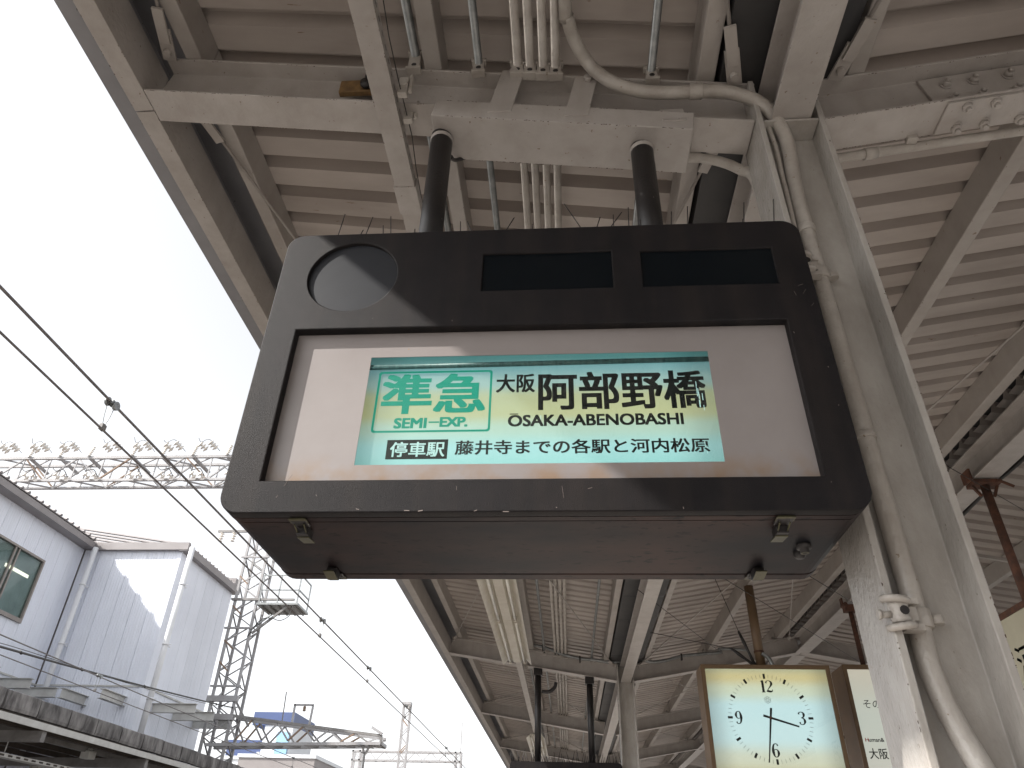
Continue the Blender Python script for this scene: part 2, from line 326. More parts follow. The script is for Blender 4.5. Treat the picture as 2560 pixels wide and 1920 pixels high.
# eaves: edge channel, gutter and fascia in lengths
ch = [(-.085, 0), (0, 0), (0, .23), (-.03, .23), (-.03, .222), (-.008, .222), (-.008, .008), (-.085, .008)]
for i in range(len(FR)-1):
    a, b = FR[i]+.03, FR[i+1]+.024
    build('edge_channel', MB().extr(ch, (-1.771, a, 4.351), (-1.771, b, 4.351)), CREAM, can, .002)
    build('edge_channel', MB().extr([(-p, q) for p, q in reversed(ch)], (8.731, a, 4.351), (8.731, b, 4.351)), CREAM, can)
gp = [(-.102, 0), (0, 0), (0, .10), (-.005, .10), (-.005, .005), (-.097, .005), (-.097, .52), (.17, .44), (.17, .446), (-.102, .527)]
y = -28.0
while y < 36:
    build('eaves_gutter', MB().extr(gp, (-1.861, y, 4.40), (-1.861, y+2.3995, 4.40)), GUTG, can, .002)
    build('eaves_gutter', MB().extr([(-p, q) for p, q in reversed(gp)], (8.821, y, 4.40), (8.821, y+2.3995, 4.40)), CREAM2, can)
    y += 2.4
# corrugated sheets, .8 m cover width, one mesh for each slope
def sheet(x0, x1):
    pr = []; u = -.03
    for k in range(4):
        s = k*.2
        pr += [(s-.03, .066), (s, 0), (s+.12, 0), (s+.145, .066)]
    pr = [(-.045, .066)]+pr+[(.8-.028, .066)]
    top = [(a, b+.003) for a, b in reversed(pr)]
    prof = [(-a, b) for a, b in pr+top]          # u = -Y
    m = MB().extr(list(reversed(prof)), (x0, 0, zu(x0+(.001 if x0 > RIDGE else 0))+.445), (x1, 0, zu(x1-(.001 if x1 > RIDGE else 0))+.445))
    return m.mesh('roof_sheet', Vector((0, 0, 0)))[0]
for x0, x1 in ((-1.765, .665), (1.105, 3.43), (3.53, 5.855), (6.295, 8.725)):
    me = sheet(x0, x1); k = 0; y = -27.88
    while y < 36.4:
        place('roof_sheet', me, (0, y, .0025*(k % 2)), SHEET, can); y += .8; k += 1
build('ridge_cap', MB().extr([(-.16, -.02), (0, .03), (.16, -.02), (.16, -.012), (0, .04), (-.16, -.012)], (RIDGE, -28, 4.94), (RIDGE, 37, 4.94)), GUTT, can)
for xs in (-1, 1):
    build('ridge_closure', MB().box((RIDGE+xs*.155, -28, 4.86), (RIDGE+xs*.15, 37, 4.935)), GUTT, can)
# valley gutter in .9 m lengths
for xc in (.885, 6.075):
    y = -27.8
    g0 = MB().box((xc-.235, .006, 4.225), (xc+.235, .894, 4.232)).box((xc-.235, .006, 4.232), (xc-.228, .894, 4.43)).box((xc+.228, .006, 4.232), (xc+.235, .894, 4.43))
    me, c = g0.mesh('gutter_panel')
    while y < 36:
        place('gutter_panel', me, c+Vector((0, y, 0)), GUTT, can); y += .9
# diagonal bracing rods with flat clevis ends, in the plane of the roof
def rod(p0, p1, r=.0075):
    p0 = Vector(p0); p1 = Vector(p1); d = (p1-p0).normalized()
    o = build('bracing_rod', MB().cyl(p0+d*.14, p1-d*.14, r, 8), CREAM2, can)
    for p, s in ((p0, 1), (p1, -1)):
        build('clevis', MB().extr([(-.028, -.005), (.028, -.005), (.028, .005), (-.028, .005)], p, p+d*s*.15).extr([(-.022, -.02), (.022, -.02), (.022, -.006), (-.022, -.006)], p+d*s*.09, p+d*s*.25).cyl(p+d*s*.045+Vector((0, 0, -.028)), p+d*s*.045+Vector((0, 0, .02)), .016, 8), CREAM2, o)
def rz(x, d=.21): return zu(x)+d
for i in range(2, 7):
    a, b = FR[i]+.09, FR[i+1]-.09
    for xa, xb in ((-1.70, .70), (.70, -1.70), (1.08, 3.32), (3.32, 1.08)):
        rod((xa, a, rz(xa)), (xb, b, rz(xb)-.002))
# bolted splice on the right-hand beam beside the near column
def tilt(x, y, dz): return Vector((x, y, zu(x)+dz))
s0, s1 = 1.475, 2.3
nvec = Vector((-.172, 0, .985))
build('splice_plate', MB().extr([(-.07, 0), (.07, 0), (.07, .01), (-.07, .01)], tilt(s0, 1.84, -.0125), tilt(s1, 1.84, -.0125)), CREAM, SPL, .002)
build('splice_plate', MB().extr([(-.006, 0), (.006, 0), (.006, .2), (-.006, .2)], tilt(s0, 1.828, .02), tilt(s1, 1.828, .02)), CREAM, SPL, .002)
hexb = MB().cyl((0, 0, 0), (0, 0, -.022), .019, 6).cyl((0, 0, -.02), (0, 0, -.036), .0105, 8).cyl((0, 0, .0), (0, 0, -.004), .024, 12); hme, _ = hexb.mesh('bolt', Vector((0, 0, 0)))
hexw = MB().cyl((0, 0, 0), (0, -.022, 0), .019, 6).cyl((0, -.02, 0), (0, -.036, 0), .0105, 8).cyl((0, 0, 0), (0, -.004, 0), .024, 12); wme, _ = hexw.mesh('bolt', Vector((0, 0, 0)))
for x in (1.55, 1.66, 1.80, 1.91, 2.02):
    for yy in (1.79, 1.885): place('bolt', hme, tilt(x, yy, -.0125), CREAM, SPL)
for x in (1.54, 1.65, 1.79, 1.90, 2.01):
    for dz in (.07, .165): place('bolt', wme, tilt(x, 1.821, dz), CREAM, SPL)
# three strap stiffeners and end caps near the column head
build('column_cap_plate', MB().box((.772, 1.742, 3.935), (.968, 1.832, 3.945)), COLP, can)

# ------------------------------------------------------------------ conduits and services along the canopy
def conduit(name, x, dz, r, m, label, y0=-7, y1=34, grp=None):
    z = zu(x)+dz
    t = thing(name, (x, 1.84, z-r), label, 'conduit', grp)
    build('pipe', MB().cyl((x, y0, z), (x, y1, z), r, 12), m, t)
    for Y in FR[3:8]:
        zf = zu(x)+BH+.001
        sd = build('saddle', MB().box((x-r-.006, Y-.105, zf-.035), (x+r+.006, Y-.081, z+r+.004)).box((x-r-.012, Y-.115, zf-.05), (x+r+.012, Y-.079, zf-.034)).box((x-r-.014, Y-.112, z+r-.012), (x+r+.014, Y-.084, z+r+.006)), PIPEW, t, .003)
        build('saddle_hole', MB().cyl((x, Y-.1055, zf-.012), (x, Y-.104, zf-.012), .011, 10), BLACKP, sd)
    return t
conduit('grey_conduit', -.592, .30, .019, GALV, 'grey galvanised conduit left of the two black hanger pipes')
conduit('grey_conduit', -.318, .262, .0165, GALV, 'grey galvanised conduit just left of the four white conduits')
for x, w_ in ((-.156, 'leftmost'), (-.105, 'second from left'), (-.051, 'third from left'), (.0, 'rightmost')):
    conduit('white_conduit', x, .264, .0185, PIPEW, w_+' of the four parallel white conduits above the sign', grp='four white conduits above the sign')
conduit('grey_conduit', .384, .262, .0165, GALV, 'grey galvanised conduit right of the four white conduits')

# big white conduit: along the roof, across the beam, then down the column
def P2(pts, Y): return [onY(px, py, Y) for px, py in pts]
def smooth(pts, n=6):
    out = []; m = len(pts)
    for i in range(m-1):
        p0, p1, p2, p3 = pts[max(i-1, 0)], pts[i], pts[i+1], pts[min(i+2, m-1)]
        for k in range(n):
            t = k/n; out.append(.5*((2*p1)+(p2-p0)*t+(2*p0-5*p1+4*p2-p3)*t*t+(3*p1-p0-3*p2+p3)*t**3))
    out.append(pts[-1]); return out
t = thing('white_conduit', (.85, 1.78, 0), 'thick white conduit curving over the beam and down the near column', 'conduit')
ya = onY(1413, 0, 1.35)
run = [Vector((ya.x+.004, -5, 4.31)), Vector((ya.x+.002, .6, 4.31))]
zt = 4.31
def onZ(x, y, Z): d = ray(x, y); return CAM + d*((Z-CAM.z)/d.z)
a0 = [onZ(1413, 0, 4.31), onZ(1418, 40, 4.31), onZ(1429, 82, 4.305), onZ(1448, 124, 4.29)]
a1 = [onZ(1478, 167, 4.262), onY(1525, 203, 1.70), onY(1590, 226, 1.715), onY(1660, 232, 1.72), onY(1740, 229, 1.725), onY(1800, 228, 1.73), onY(1845, 236, 1.735), onY(1890, 252, 1.745), onY(1925, 280, 1.755), onY(1953, 322, 1.765), onY(1970, 365, 1.775)]
cx = .835
a2 = [Vector((cx, 1.79, 3.60)), Vector((cx, 1.797, 3.3)), Vector((cx, 1.797, 2.4)), Vector((cx, 1.797, 2.2))]
a3 = [onY(2303, 1590, 1.796), onY(2316, 1640, 1.794), onY(2334, 1695, 1.79), onY(2360, 1755, 1.785), onY(2393, 1820, 1.775), onY(2432, 1885, 1.76), onY(2480, 1965, 1.74), onY(2520, 2040, 1.72)]
a3 += [Vector((a3[-1].x+.03, 1.70, 1.0)), Vector((a3[-1].x+.03, 1.70, .0))]
build('pipe', MB().tube(smooth(run+a0+a1+a2+a3), .0255, 14), PIPEW, t)
def ring(c, r, h, d=(0, 0, 1)): d = Vector(d).normalized(); return MB().cyl(Vector(c)-d*h/2, Vector(c)+d*h/2, r, 16)
build('coupling', ring(onY(1740, 229, 1.725), .031, .05, (1, 0, -.05)), PIPEW, t, .003)
build('coupling', ring((cx, 1.796, 3.42), .030, .03), PIPEW, t, .003)
build('coupling', ring((cx, 1.797, 2.62), .029, .02), PIPEW, t, .003)
for zc in (3.215, 2.12):
    cl = build('pipe_clamp', MB().cyl((cx, 1.797, zc-.022), (cx, 1.797, zc+.022), .031, 16).cyl((cx+.045, 1.80, zc-.01), (cx+.045, 1.80, zc+.01), .016, 10).box((cx+.02, 1.79, zc-.009), (cx+.05, 1.815, zc+.009)), PIPEW, t, .002)
    b0 = Vector((cx-.068, 1.735, zc))
    bx, by_ = cx-.062, 1.742
    build('clamp_body', MB().lathe([(.0, -.024), (.024, -.024), (.021, -.012), (.020, .0), (.021, .012), (.024, .024), (0, .024)], (bx, by_, zc), (0, 0, 1), 16).box((bx, by_+.004, zc-.016), (cx-.02, by_+.036, zc+.016)), PIPEW, cl)
    for dz, tl in ((.03, .16), (-.031, -.2)):
        ax = Vector((tl*.8, -abs(tl), 1)).normalized(); c0 = Vector((bx-.004, by_-.002, zc+dz))
        build('clamp_lip', MB().lathe([(0, -.008), (.030, -.008), (.0345, -.002), (.034, .004), (.029, .008), (0, .008)], c0, ax, 18).box(c0+Vector((.01, .006, -.007)), c0+Vector((.055, .034, .007))), PIPEW, cl)
    build('bolt_hole', MB().cyl((bx+.004, by_-.0225, zc+.001), (bx+.004, by_-.0205, zc+.001), .0105, 12), BLACKP, cl)
    build('clamp_bolt', MB().cyl((bx-.044, by_, zc-.004), (bx-.02, by_, zc-.004), .0085, 6).cyl((bx-.05, by_, zc-.004), (bx-.043, by_, zc-.004), .012, 6), PIPEW, cl)
t = thing('white_conduit', (.80, 1.765, 3.2), 'thin white conduit beside the thick one at the column head', 'conduit')
build('pipe', MB().tube(smooth([onY(1921, 318, 1.77), onY(1940, 372, 1.775), onY(1955, 440, 1.78), onY(1968, 490, 1.785), Vector((.79, 1.79, 3.25))]), .009, 8), PIPEW, t)
t = thing('white_conduit', (.6, 1.95, 3.8), 'white flexible conduit from the mounting channel to the near column', 'conduit')
build('pipe', MB().tube(smooth([onY(1700, 392, 1.93), onY(1760, 396, 1.945), onY(1810, 407, 1.95), onY(1850, 424, 1.95), onY(1885, 446, 1.95), Vector((.78, 1.955, 3.62))]), .02, 10), PIPEW, t)
t = thing('white_conduit', (1.6, 1.95, 4.0), 'white conduit along the right hand beam with the bolted splice', 'conduit')
build('pipe', MB().tube([onY(2085, 398, 1.95), onY(2104, 394, 1.95), onY(2330, 360, 1.95), onY(2560, 327, 1.95), onY(2700, 306, 1.95)], .019, 10), PIPEW, t)
c_ = onY(2275, 350, 1.925)
sd = build('saddle', MB().box((c_.x-.02, 1.90, c_.z-.02), (c_.x+.02, 1.93, c_.z+.07)), PIPEW, t, .004)
build('saddle_hole', MB().cyl((c_.x, 1.899, c_.z+.03), (c_.x, 1.8995, c_.z+.03), .011, 10), BLACKP, sd)
build('coupling', ring(onY(2175, 384, 1.95), .024, .05, (1, 0, .17)), PIPEW, t)

# lighting raceway under the beams with fluorescent fixtures
rx0, rx1 = -.722, -.634
t = thing('light_raceway', (-.68, 1.84, 4.11), 'white steel lighting raceway passing under the beams left of the sign hangers', 'raceway')
def rzb(x): return zu(x)-.074
zr = rzb(rx0)
y = -6.
for a, b in ((-6, 2.22), (2.225, 6.6), (6.605, 11.0), (11.005, 15.4), (15.405, 24.0)):
    build('channel_length', MB().extr([(rx0, 0), (rx1, 0), (rx1, .062), (rx1-.012, .062), (rx1-.012, .055), (rx1-.005, .055), (rx1-.005, .005), (rx0+.005, .005), (rx0+.005, .055), (rx0+.012, .055), (rx0+.012, .062), (rx0, .062)], (0, a, zr), (0, b, zr)), CREAM, t, .0015)
build('joint_sleeve', MB().box((rx0-.006, 2.14, zr-.005), (rx1+.006, 2.30, zr+.058)), CREAM, t, .003)
for k in range(26):
    yy = 1.0+k*.055
    build('slot', MB().box((rx1+.0005, yy, zr+.03), (rx1+.001, yy+.024, zr+.036)), BLACKP, t)
for Y in (1.84, 11.39):
    for q in (-.06, .06):
        c = build('beam_clip', MB().box((rx1+.012, Y+q-.1, zu(rx1)-.055), (rx1+.05, Y+q-.075, zu(rx1)+.05)).cyl((rx1+.03, Y+q-.105, zu(rx1)+.012), (rx1+.03, Y+q-.07, zu(rx1)+.012), .018, 10).cyl((rx1+.06, Y+q-.09, zu(rx1)-.04), (rx1+.06, Y+q-.09, zu(rx1)+.07), .009, 8), PIPEW, t, .003)
t = thing('hanging_wire', (-.62, 1.5, 4.1), 'thin dark wire running beside the lighting raceway', 'wire')
build('wire', MB().tube([onY(955, -20, 1.36), onY(972, 90, 1.50), onY(996, 200, 1.64), onY(1030, 340, 1.9), onY(1040, 420, 2.05), onY(1062, 540, 2.45), onY(1064, 600, 2.7)], .0022, 6), DKWIRE, t)

def fixture(y0, y1, label):
    xc = -.678; zt_ = zr-.012
    t = thing('fluorescent_light', (xc, (y0+y1)/2, zt_-.11), label, 'light fixture', 'fluorescent lights on the raceway')
    for a, b in ((y0, (y0+y1)/2-.004), ((y0+y1)/2+.004, y1)):
        bd = build('reflector', MB().extr([(-.20, -.085), (-.196, -.085), (-.12, -.012), (-.075, -.012), (-.05, -.05), (.05, -.05), (.075, -.012), (.12, -.012), (.196, -.085), (.20, -.085), (.125, -.004), (.06, 0), (-.06, 0), (-.125, -.004)], (xc, a, zt_), (xc, b, zt_)), FIXT, t, .002)
        for s in (-1, 1):
            build('tube', MB().cyl((xc+s*.098, a+.05, zt_-.055), (xc+s*.098, b-.05, zt_-.055), .016, 12), TUBE, t)
            for q in (a+.02, b-.06):
                build('lamp_holder', MB().box((xc+s*.098-.018, q, zt_-.075), (xc+s*.098+.018, q+.035, zt_-.014)), FIXT, bd, .004)
    return t
fixture(6.55, 10.62, 'off twin tube fluorescent light hanging just below the big sign')
fixture(17.2, 20.4, 'off twin tube fluorescent light far along, behind the black poles')
# ochre board with a dark knob lying on the beam's lower flange
t = thing('wooden_board', onY(900, 240, 1.79), 'small ochre board with dark round knob on the left beam flange', 'board')
c = onY(898, 228, 1.795)
build('board', MB().box((c.x-.08, 1.775, c.z-.03), (c.x+.085, 1.80, c.z+.05)), WOODY, t, .003)
kn = build('knob', MB().lathe([(0, 0), (.024, .002), (.028, .012), (.024, .026), (0, .03)], (c.x+.04, 1.774, c.z-.0), (0, -1, 0), 16), BLACKP, t)
build('hook', MB().tube(smooth([Vector((c.x+.04, 1.76, c.z+.02)), Vector((c.x+.035, 1.755, c.z+.05)), Vector((c.x+.06, 1.755, c.z+.062)), Vector((c.x+.09, 1.77, c.z+.05))]), .005, 8), BLACKP, kn)

# ------------------------------------------------------------------ the big departure sign
SX0, SX1, SZ0, SZ1 = -.852, .724, 2.315, 3.268
sg = thing('departure_sign', (-.064, 1.84, 2.315), 'big charcoal illuminated departure sign with destination roll, hung on two black pipes', 'sign')
def sbox(y0, y1, inset, r):
    pr = rrect(SX0+inset, SX1-inset, SZ0+inset, SZ1-inset, r)
    m = MB(); n = len(pr); A = [(x, y0, z) for x, z in pr]; B = [(x, y1, z) for x, z in pr]
    m.add(A+B, [(i, (i+1) % n, n+(i+1) % n, n+i) for i in range(n)], False); m.f.append(list(range(n))); m.f.append([n+i for i in reversed(range(n))]); return m
# front door: frame plate with openings over a closed tray
fr = curve_mesh('front_frame', [rrect(SX0, SX1, SZ0, SZ1, .052, 8), [(-.760, 2.403), (.625, 2.403), (.625, 2.885), (-.760, 2.885)], circle(-.6245, 3.089, .1365),
     [(-.229, 3.016), (.158, 3.016), (.158, 3.163), (-.229, 3.163)], [(.244, 3.016), (.629, 3.016), (.629, 3.157), (.244, 3.157)]], .0125, .0035)
up_plate(fr, 1.6+.016)
frame = mesh_part('front_frame', fr, CHAR, sg)
rim = curve_mesh('door_rim', [rrect(SX0, SX1, SZ0, SZ1, .052), list(reversed(rrect(SX0+.012, SX1-.012, SZ0+.012, SZ1-.012, .042)))], .0112); up_plate(rim, 1.6325+.0112)
mesh_part('door_rim', rim, CHARU, sg)
build('housing', sbox(1.661, 2.033, .001, .052), CHARU, sg)
build('rear_door', sbox(2.039, 2.084, .0, .052), CHARU, sg, .004)
build('seam_filler', sbox(1.65, 2.045, .009, .046), BLACKP, sg)
build('round_cover', MB().cyl((-.6245, 1.6112, 3.089), (-.6245, 1.6315, 3.089), .1362, 64), DISC, sg)
for x0, x1, z1 in ((-.2288, .1578, 3.1628), (.2442, .6288, 3.1568)):
    build('display_window', MB().box((x0, 1.6075, 3.0162), (x1, 1.6315, z1)), DARKG, sg)
# off-white panel with the roll opening; the opening edge is folded back
PY = 1.629
wx0, wx1, wz0, wz1 = -.534, .403, 2.459, 2.801
pm = curve_mesh('panel', [[(-.766, 2.397), (.631, 2.397), (.631, 2.891), (-.766, 2.891)], [(wx0, wz0), (wx1, wz0), (wx1, wz1), (wx0, wz1)]], .001)
up_plate(pm, PY+.001); panel = mesh_part('panel', pm, PANEL, sg)
RY = 1.648
# the tray is closed behind the panel, so the roll sits in a shallow box let into it
roll_m = backlit('roll_backlit', wz0, wz1, [(0, (.33, .66, .63)), (.16, (.40, .70, .69)), (.34, (.48, .62, .50)), (.47, (.52, .50, .25)), (.62, (.48, .47, .25)), (.76, (.32, .46, .43)), (.90, (.17, .34, .36)), (1, (.07, .2, .2))], .43, (.10, .13, .13), (wx0, wx1), .14, .62)
roll = build('destination_roll', MB().box((wx0-.03, RY, wz0-.02), (wx1+.03, RY+.0008, wz1+.02)), roll_m, sg)
def c8(x, y): return (840+x/2.1686, 850+y/2.1686)
def rect8(l, r, tp, bt):
    """left/right/top/bottom mid-edge pixels of a word on the roll -> world rectangle"""
    return (onY(*c8(*l), RY).x, onY(*c8(*r), RY).x, onY(*c8(*bt), RY).z, onY(*c8(*tp), RY).z)
def word(s, l, r, tp, bt, m, bold, dy=.0006, **k):
    x0, x1, z0, z1 = rect8(l, r, tp, bt)
    return mesh_part('lettering', text_mesh(s, x0, x1, z0, z1, RY-dy, bold, **k), m, roll)
word('準急', (248, 290), (812, 285), (520, 182), (520, 402), GREENI, .046)
word('SEMI', (313, 455), (492, 450), (400, 422), (400, 481), GREENI, .065)
word('—', (502, 448), (560, 445), (530, 442), (530, 450), GREENI, .0)
word('EXP.', (562, 446), (714, 440), (640, 417), (640, 472), GREENI, .065, spacing=.9)
word('大阪', (869, 235), (1079, 232), (975, 184), (975, 286), BLACKI, .04)
word('阿部野橋', (1096, 280), (2007, 270), (1550, 168), (1550, 376), BLACKI, .042)
word('OSAKA-ABENOBASHI', (932, 435), (1884, 425), (1410, 400), (1410, 465), BLACKI, .05)
a_ = onY(*c8(942, 403), RY); b_ = onY(*c8(988, 402), RY); build('lettering', MB().box((a_.x, RY-.0007, a_.z-.001), (b_.x, RY-.0005, a_.z+.0018)), BLACKI, roll)
x0, x1, z0, z1 = rect8((273, 595), (605, 590), (440, 541), (440, 646)); build('black_label', MB().box((x0, RY-.0006, z0), (x1, RY-.0002, z1)), BLACKI, roll)
WHITEL = backlit('roll_letter_backlit', wz0, wz1, [(0, (.30, .52, .50)), (.3, (.42, .60, .58)), (1, (.24, .4, .4))], .5, (.2, .23, .22))
word('停車駅', (293, 597), (590, 590), (440, 553), (440, 635), WHITEL, .028, .0012)
word('藤井寺までの各駅と河内松原', (645, 590), (2025, 565), (1330, 537), (1330, 617), BLACKI, .034)
# green rounded outline round the grade of train
q = [onY(*c8(*p), RY) for p in ((212, 340), (842, 330), (540, 169), (510, 500))]
gx0, gx1, gz1, gz0 = q[0].x, q[1].x, q[2].z, q[3].z
gm = curve_mesh('outline', [rrect(gx0, gx1, gz0, gz1, .009), list(reversed(rrect(gx0+.006, gx1-.006, gz0+.006, gz1-.006, .006)))], .0001); up_plate(gm, RY-.0006); mesh_part('green_outline', gm, GREENI, roll)
# worn ink: strips where the letters have flaked off
for px, py, wd, hh in ((1962, 270, 5, 110), (1952, 245, 3, 70), (1990, 330, 4, 60), (2003, 580, 3, 45), (2012, 590, 3, 30), (1110, 432, 2.5, 30), (1430, 432, 2, 22)):
    c = onY(*c8(px, py), RY); k = .00046
    for j in range(4):
        zz = c.z+(random.random()-.5)*hh*2*k; build('ink_flake', MB().box((c.x-wd*k*random.uniform(.3, .9), RY-.0010, zz-hh*k*.22), (c.x+wd*k*random.uniform(.3, .9), RY-.0008, zz+hh*k*.22)), WHITEL, roll)
# roller bar, its dark teal painting in the roller box's shade, then the pane
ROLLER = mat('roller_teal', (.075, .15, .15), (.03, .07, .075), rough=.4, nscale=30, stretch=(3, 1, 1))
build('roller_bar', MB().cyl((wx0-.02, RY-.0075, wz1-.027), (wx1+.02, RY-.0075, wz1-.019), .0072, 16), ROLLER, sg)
build('glass_pane', MB().box((wx0-.02, 1.6315, wz0-.015), (wx1+.02, 1.6328, wz1+.015)), GLASS, sg)
# latches on the underside
def latch(x, y, s):
    z = SZ0
    l = build('latch', MB().box((x-0.0202, y-.022*s, z-.006), (x+0.0202, y+.018*s, z-.0005)).box((x-0.0144, y+.018*s, z-.025), (x+0.0144, y+.06*s, z-.0005)), BLACKP, sg, .002)
    build('latch_lever', MB().extr([(-.015, -.0018), (.015, -.0018), (.015, .0018), (-.015, .0018)], (x, y+.032*s, z-.0265), (x, y+.085*s, z-.02)), BRASS, l, .001)
    build('latch_strike', MB().extr([(-.023, -.0025), (.023, -.0025), (.019, .0025), (-.019, .0025)], (x, y-.03*s, z-.003), (x, y-.004*s, z-.003)), BRASS, l, .001)
    build('latch_loop', MB().tube([(x-0.0122, y-.01*s, z-.01), (x-0.0108, y+.03*s, z-.023)], .0022, 6).tube([(x+0.0122, y-.01*s, z-.01), (x+0.0108, y+.03*s, z-.023)], .0022, 6), BRASS, l)
latch(-.655, 1.658, 1); latch(.525, 1.658, 1); latch(-.665, 2.038, -1); latch(.535, 2.038, -1)
g = build('cable_gland', MB().lathe([(.0, -.02), (.012, -.022), (.012, -.01), (.019, -.01), (.019, .0)], (.613, 1.815, 2.3145), (0, 0, 1), 12).lathe([(0, -.016), (.011, -.016), (.016, -.008), (.016, 0)], (.616, 1.868, 2.3145), (0, 0, 1), 10), BLACKP, sg)
build('gland_ring', MB().lathe([(.006, -.0225), (.0095, -.0225)], (.613, 1.815, 2.3145), (0, 0, 1), 16), BRASS, g)
# paint scratches and chips on the front
for px, py, dx, dy, wd in ((710, 1215, 28, -38, .0012), (690, 1245, 6, -9, .0014), (1405, 1215, 6, 40, .0011), (1470, 1222, 14, -4, .0018), (790, 1237, 3, 5, .002), (890, 1272, 10, 3, .0035), (1045, 1278, 16, -3, .005), (1010, 1276, 18, 1, .004), (1185, 1278, 10, -4, .003), (1257, 1279, 20, 0, .004), (1708, 1267, 2, 7, .0035), (1141, 1215, 1, 14, .0015), (1390, 1268, 3, 2, .0035), (2008, 734, 9, -15, .001), (1985, 728, 8, 14, .001), (2035, 757, -8, 10, .001), (1995, 714, 16, -5, .001), (1984, 829, 3, 5, .003), (2070, 916, 2, 3, .004), (2096, 1012, 2, 2, .0035), (1130, 800, 1, 4, .002), (2078, 1204, 1, 2, .003)):
    a = onY(px, py, 1.6); b = onY(px+dx, py+dy, 1.6); a.y = b.y = 1.5998
    build('paint_chip', MB().bar(a, a.lerp(b, .75), .0006, wd*.5, (0, 0, 1) if abs(dx) > abs(dy) else (1, 0, 0)), TAPE, frame)
# hanger pipes, mounting channel and straps
for px, ztop in ((-.46, 4.035), (.327, 3.925)):
    hp = build('hanger_pipe', MB().cyl((px, 1.84, SZ1-.002), (px, 1.84, ztop+.02), .0435, 24), BLACKP, sg)
    build('weld_collar', MB().lathe([(.0438, .004), (.0462, .012), (.046, .022)], (px, 1.84, ztop-.022), (0, 0, 1), 18), CREAM, hp)
zc0, zc1 = zu(-.49)-.102, zu(.505)-.102
build('mounting_channel', MB().extr([(-.103, 0), (.103, 0), (.103, .1), (-.103, .1)], (-.492, 1.84, zc0), (.507, 1.84, zc1)), CREAM, sg, .004)
for x0, x1, top in ((-.27, -.175, .30), (.03, .122, .28), (.398, .487, .10)):
    z0 = zu((x0+x1)/2)-.06; xs = .05 if top > .2 else 0
    b = MB(); yb, yt = 1.7325, (1.752 if top > .2 else 1.7545)
    b.add([(x0, yb, z0), (x1, yb, z0), (x1+xs, yt, z0+top), (x0+xs, yt, z0+top), (x0, yb+.008, z0), (x1, yb+.008, z0), (x1+xs, yt+.008, z0+top), (x0+xs, yt+.008, z0+top)], [(0, 1, 2, 3), (7, 6, 5, 4), (0, 4, 5, 1), (1, 5, 6, 2), (2, 6, 7, 3), (3, 7, 4, 0)])
    st = build('strap', b, CREAM, sg, .002)
    if top > .2: build('strap_bolt', MB().cyl((x0+xs+.05, yt-.02, z0+top-.03), (x0+xs+.05, yt, z0+top-.03), .017, 6), CREAM, st)
build('feed_cable', MB().tube(smooth([Vector((-.42, 1.86, 3.955)), onY(1140, 400, 1.93), onY(1190, 386, 1.95), onY(1215, 380, 1.95), Vector((-.23, 1.945, 4.03))]), .008, 8), BLACKP, sg)
# bird spikes along the top
sp_me = {}
for bx, by, tx, ty in ((831, 584, 848, 554), (845, 584, 864, 526), (898, 582, 910, 560), (913, 581, 933, 531), (961, 580, 961, 550), (966, 580, 975, 565), (980, 579, 980, 530), (1020, 577, 1020, 543), (1044, 575, 1044, 529), (1153, 572, 1153, 539), (1186, 571, 1171, 538), (1236, 570, 1242, 556), (1258, 571, 1283, 532), (1391, 567, 1374, 555), (1460, 565, 1415, 501), (1487, 565, 1498, 531), (1516, 563, 1549, 519), (1534, 563, 1532, 525), (1571, 561, 1569, 508), (1676, 559, 1676, 518), (1717, 557, 1716, 506), (1856, 552, 1856, 496), (1852, 552, 1853, 532), (1884, 552, 1879, 512), (1931, 551, 1930, 490), (1600, 560, 1600, 535), (1330, 568, 1332, 545), (780, 588, 790, 556)):
    yy = 1.625 if (bx*7) % 3 else 1.68
    a = onZ(bx, by-6, SZ1) if False else onY(bx, by, yy); b = onY(tx, ty, yy); d = b-a; a = Vector((a.x, yy, SZ1-.002)); b = a+d*1.12
    build('bird_spike', MB().tube([a, b], .0017, 5), DKWIRE, sg)

# ------------------------------------------------------------------ clock, boards and second sign under the canopy
CKY = 8.25
def u7(x, y): return (1650+x/2.431, 1550+y/2.431)
ck0 = onY(*u7(245, 268), CKY); ck1 = onY(*u7(1025, 268), CKY); cc = onY(*u7(675, 593), CKY)
cxc, czc = (onY(*u7(415, 592), CKY).x+onY(*u7(935, 597), CKY).x)/2, cc.z
CR = (onY(*u7(935, 597), CKY).x-onY(*u7(415, 592), CKY).x)/2
kx0, kx1, kz1 = ck0.x, ck1.x, ck0.z; hh = kz1-czc; kz0 = czc-hh
ck = thing('platform_clock', (cxc, CKY+.12, kz0), 'square illuminated clock with brown frame hanging on a brown pole', 'clock')
fw_ = .042
cf = curve_mesh('case_frame', [[(kx0, kz0), (kx1, kz0), (kx1, kz1), (kx0, kz1)], [(kx0+fw_, kz0+fw_), (kx0+fw_, kz1-fw_), (kx1-fw_, kz1-fw_), (kx1-fw_, kz0+fw_)]], .01, .003)
up_plate(cf, CKY+.013); mesh_part('case_frame', cf, BROWN, ck)
build('case_body', MB().box((kx0+.002, CKY+.026, kz0+.002), (kx1-.002, CKY+.34, kz1-.002)), BROWN, ck, .004)
dial_m = backlit('clock_dial_backlit', kz0, kz1, [(0, (.72, .62, .38)), (.13, (.76, .74, .58)), (.32, (.70, .88, .90)), (.60, (.68, .88, .91)), (.76, (.74, .76, .58)), (.88, (.74, .60, .30)), (1, (.46, .46, .32))], .37, (.12, .12, .12), (kx0, kx1), .30, .55)
FYc = CKY+.018
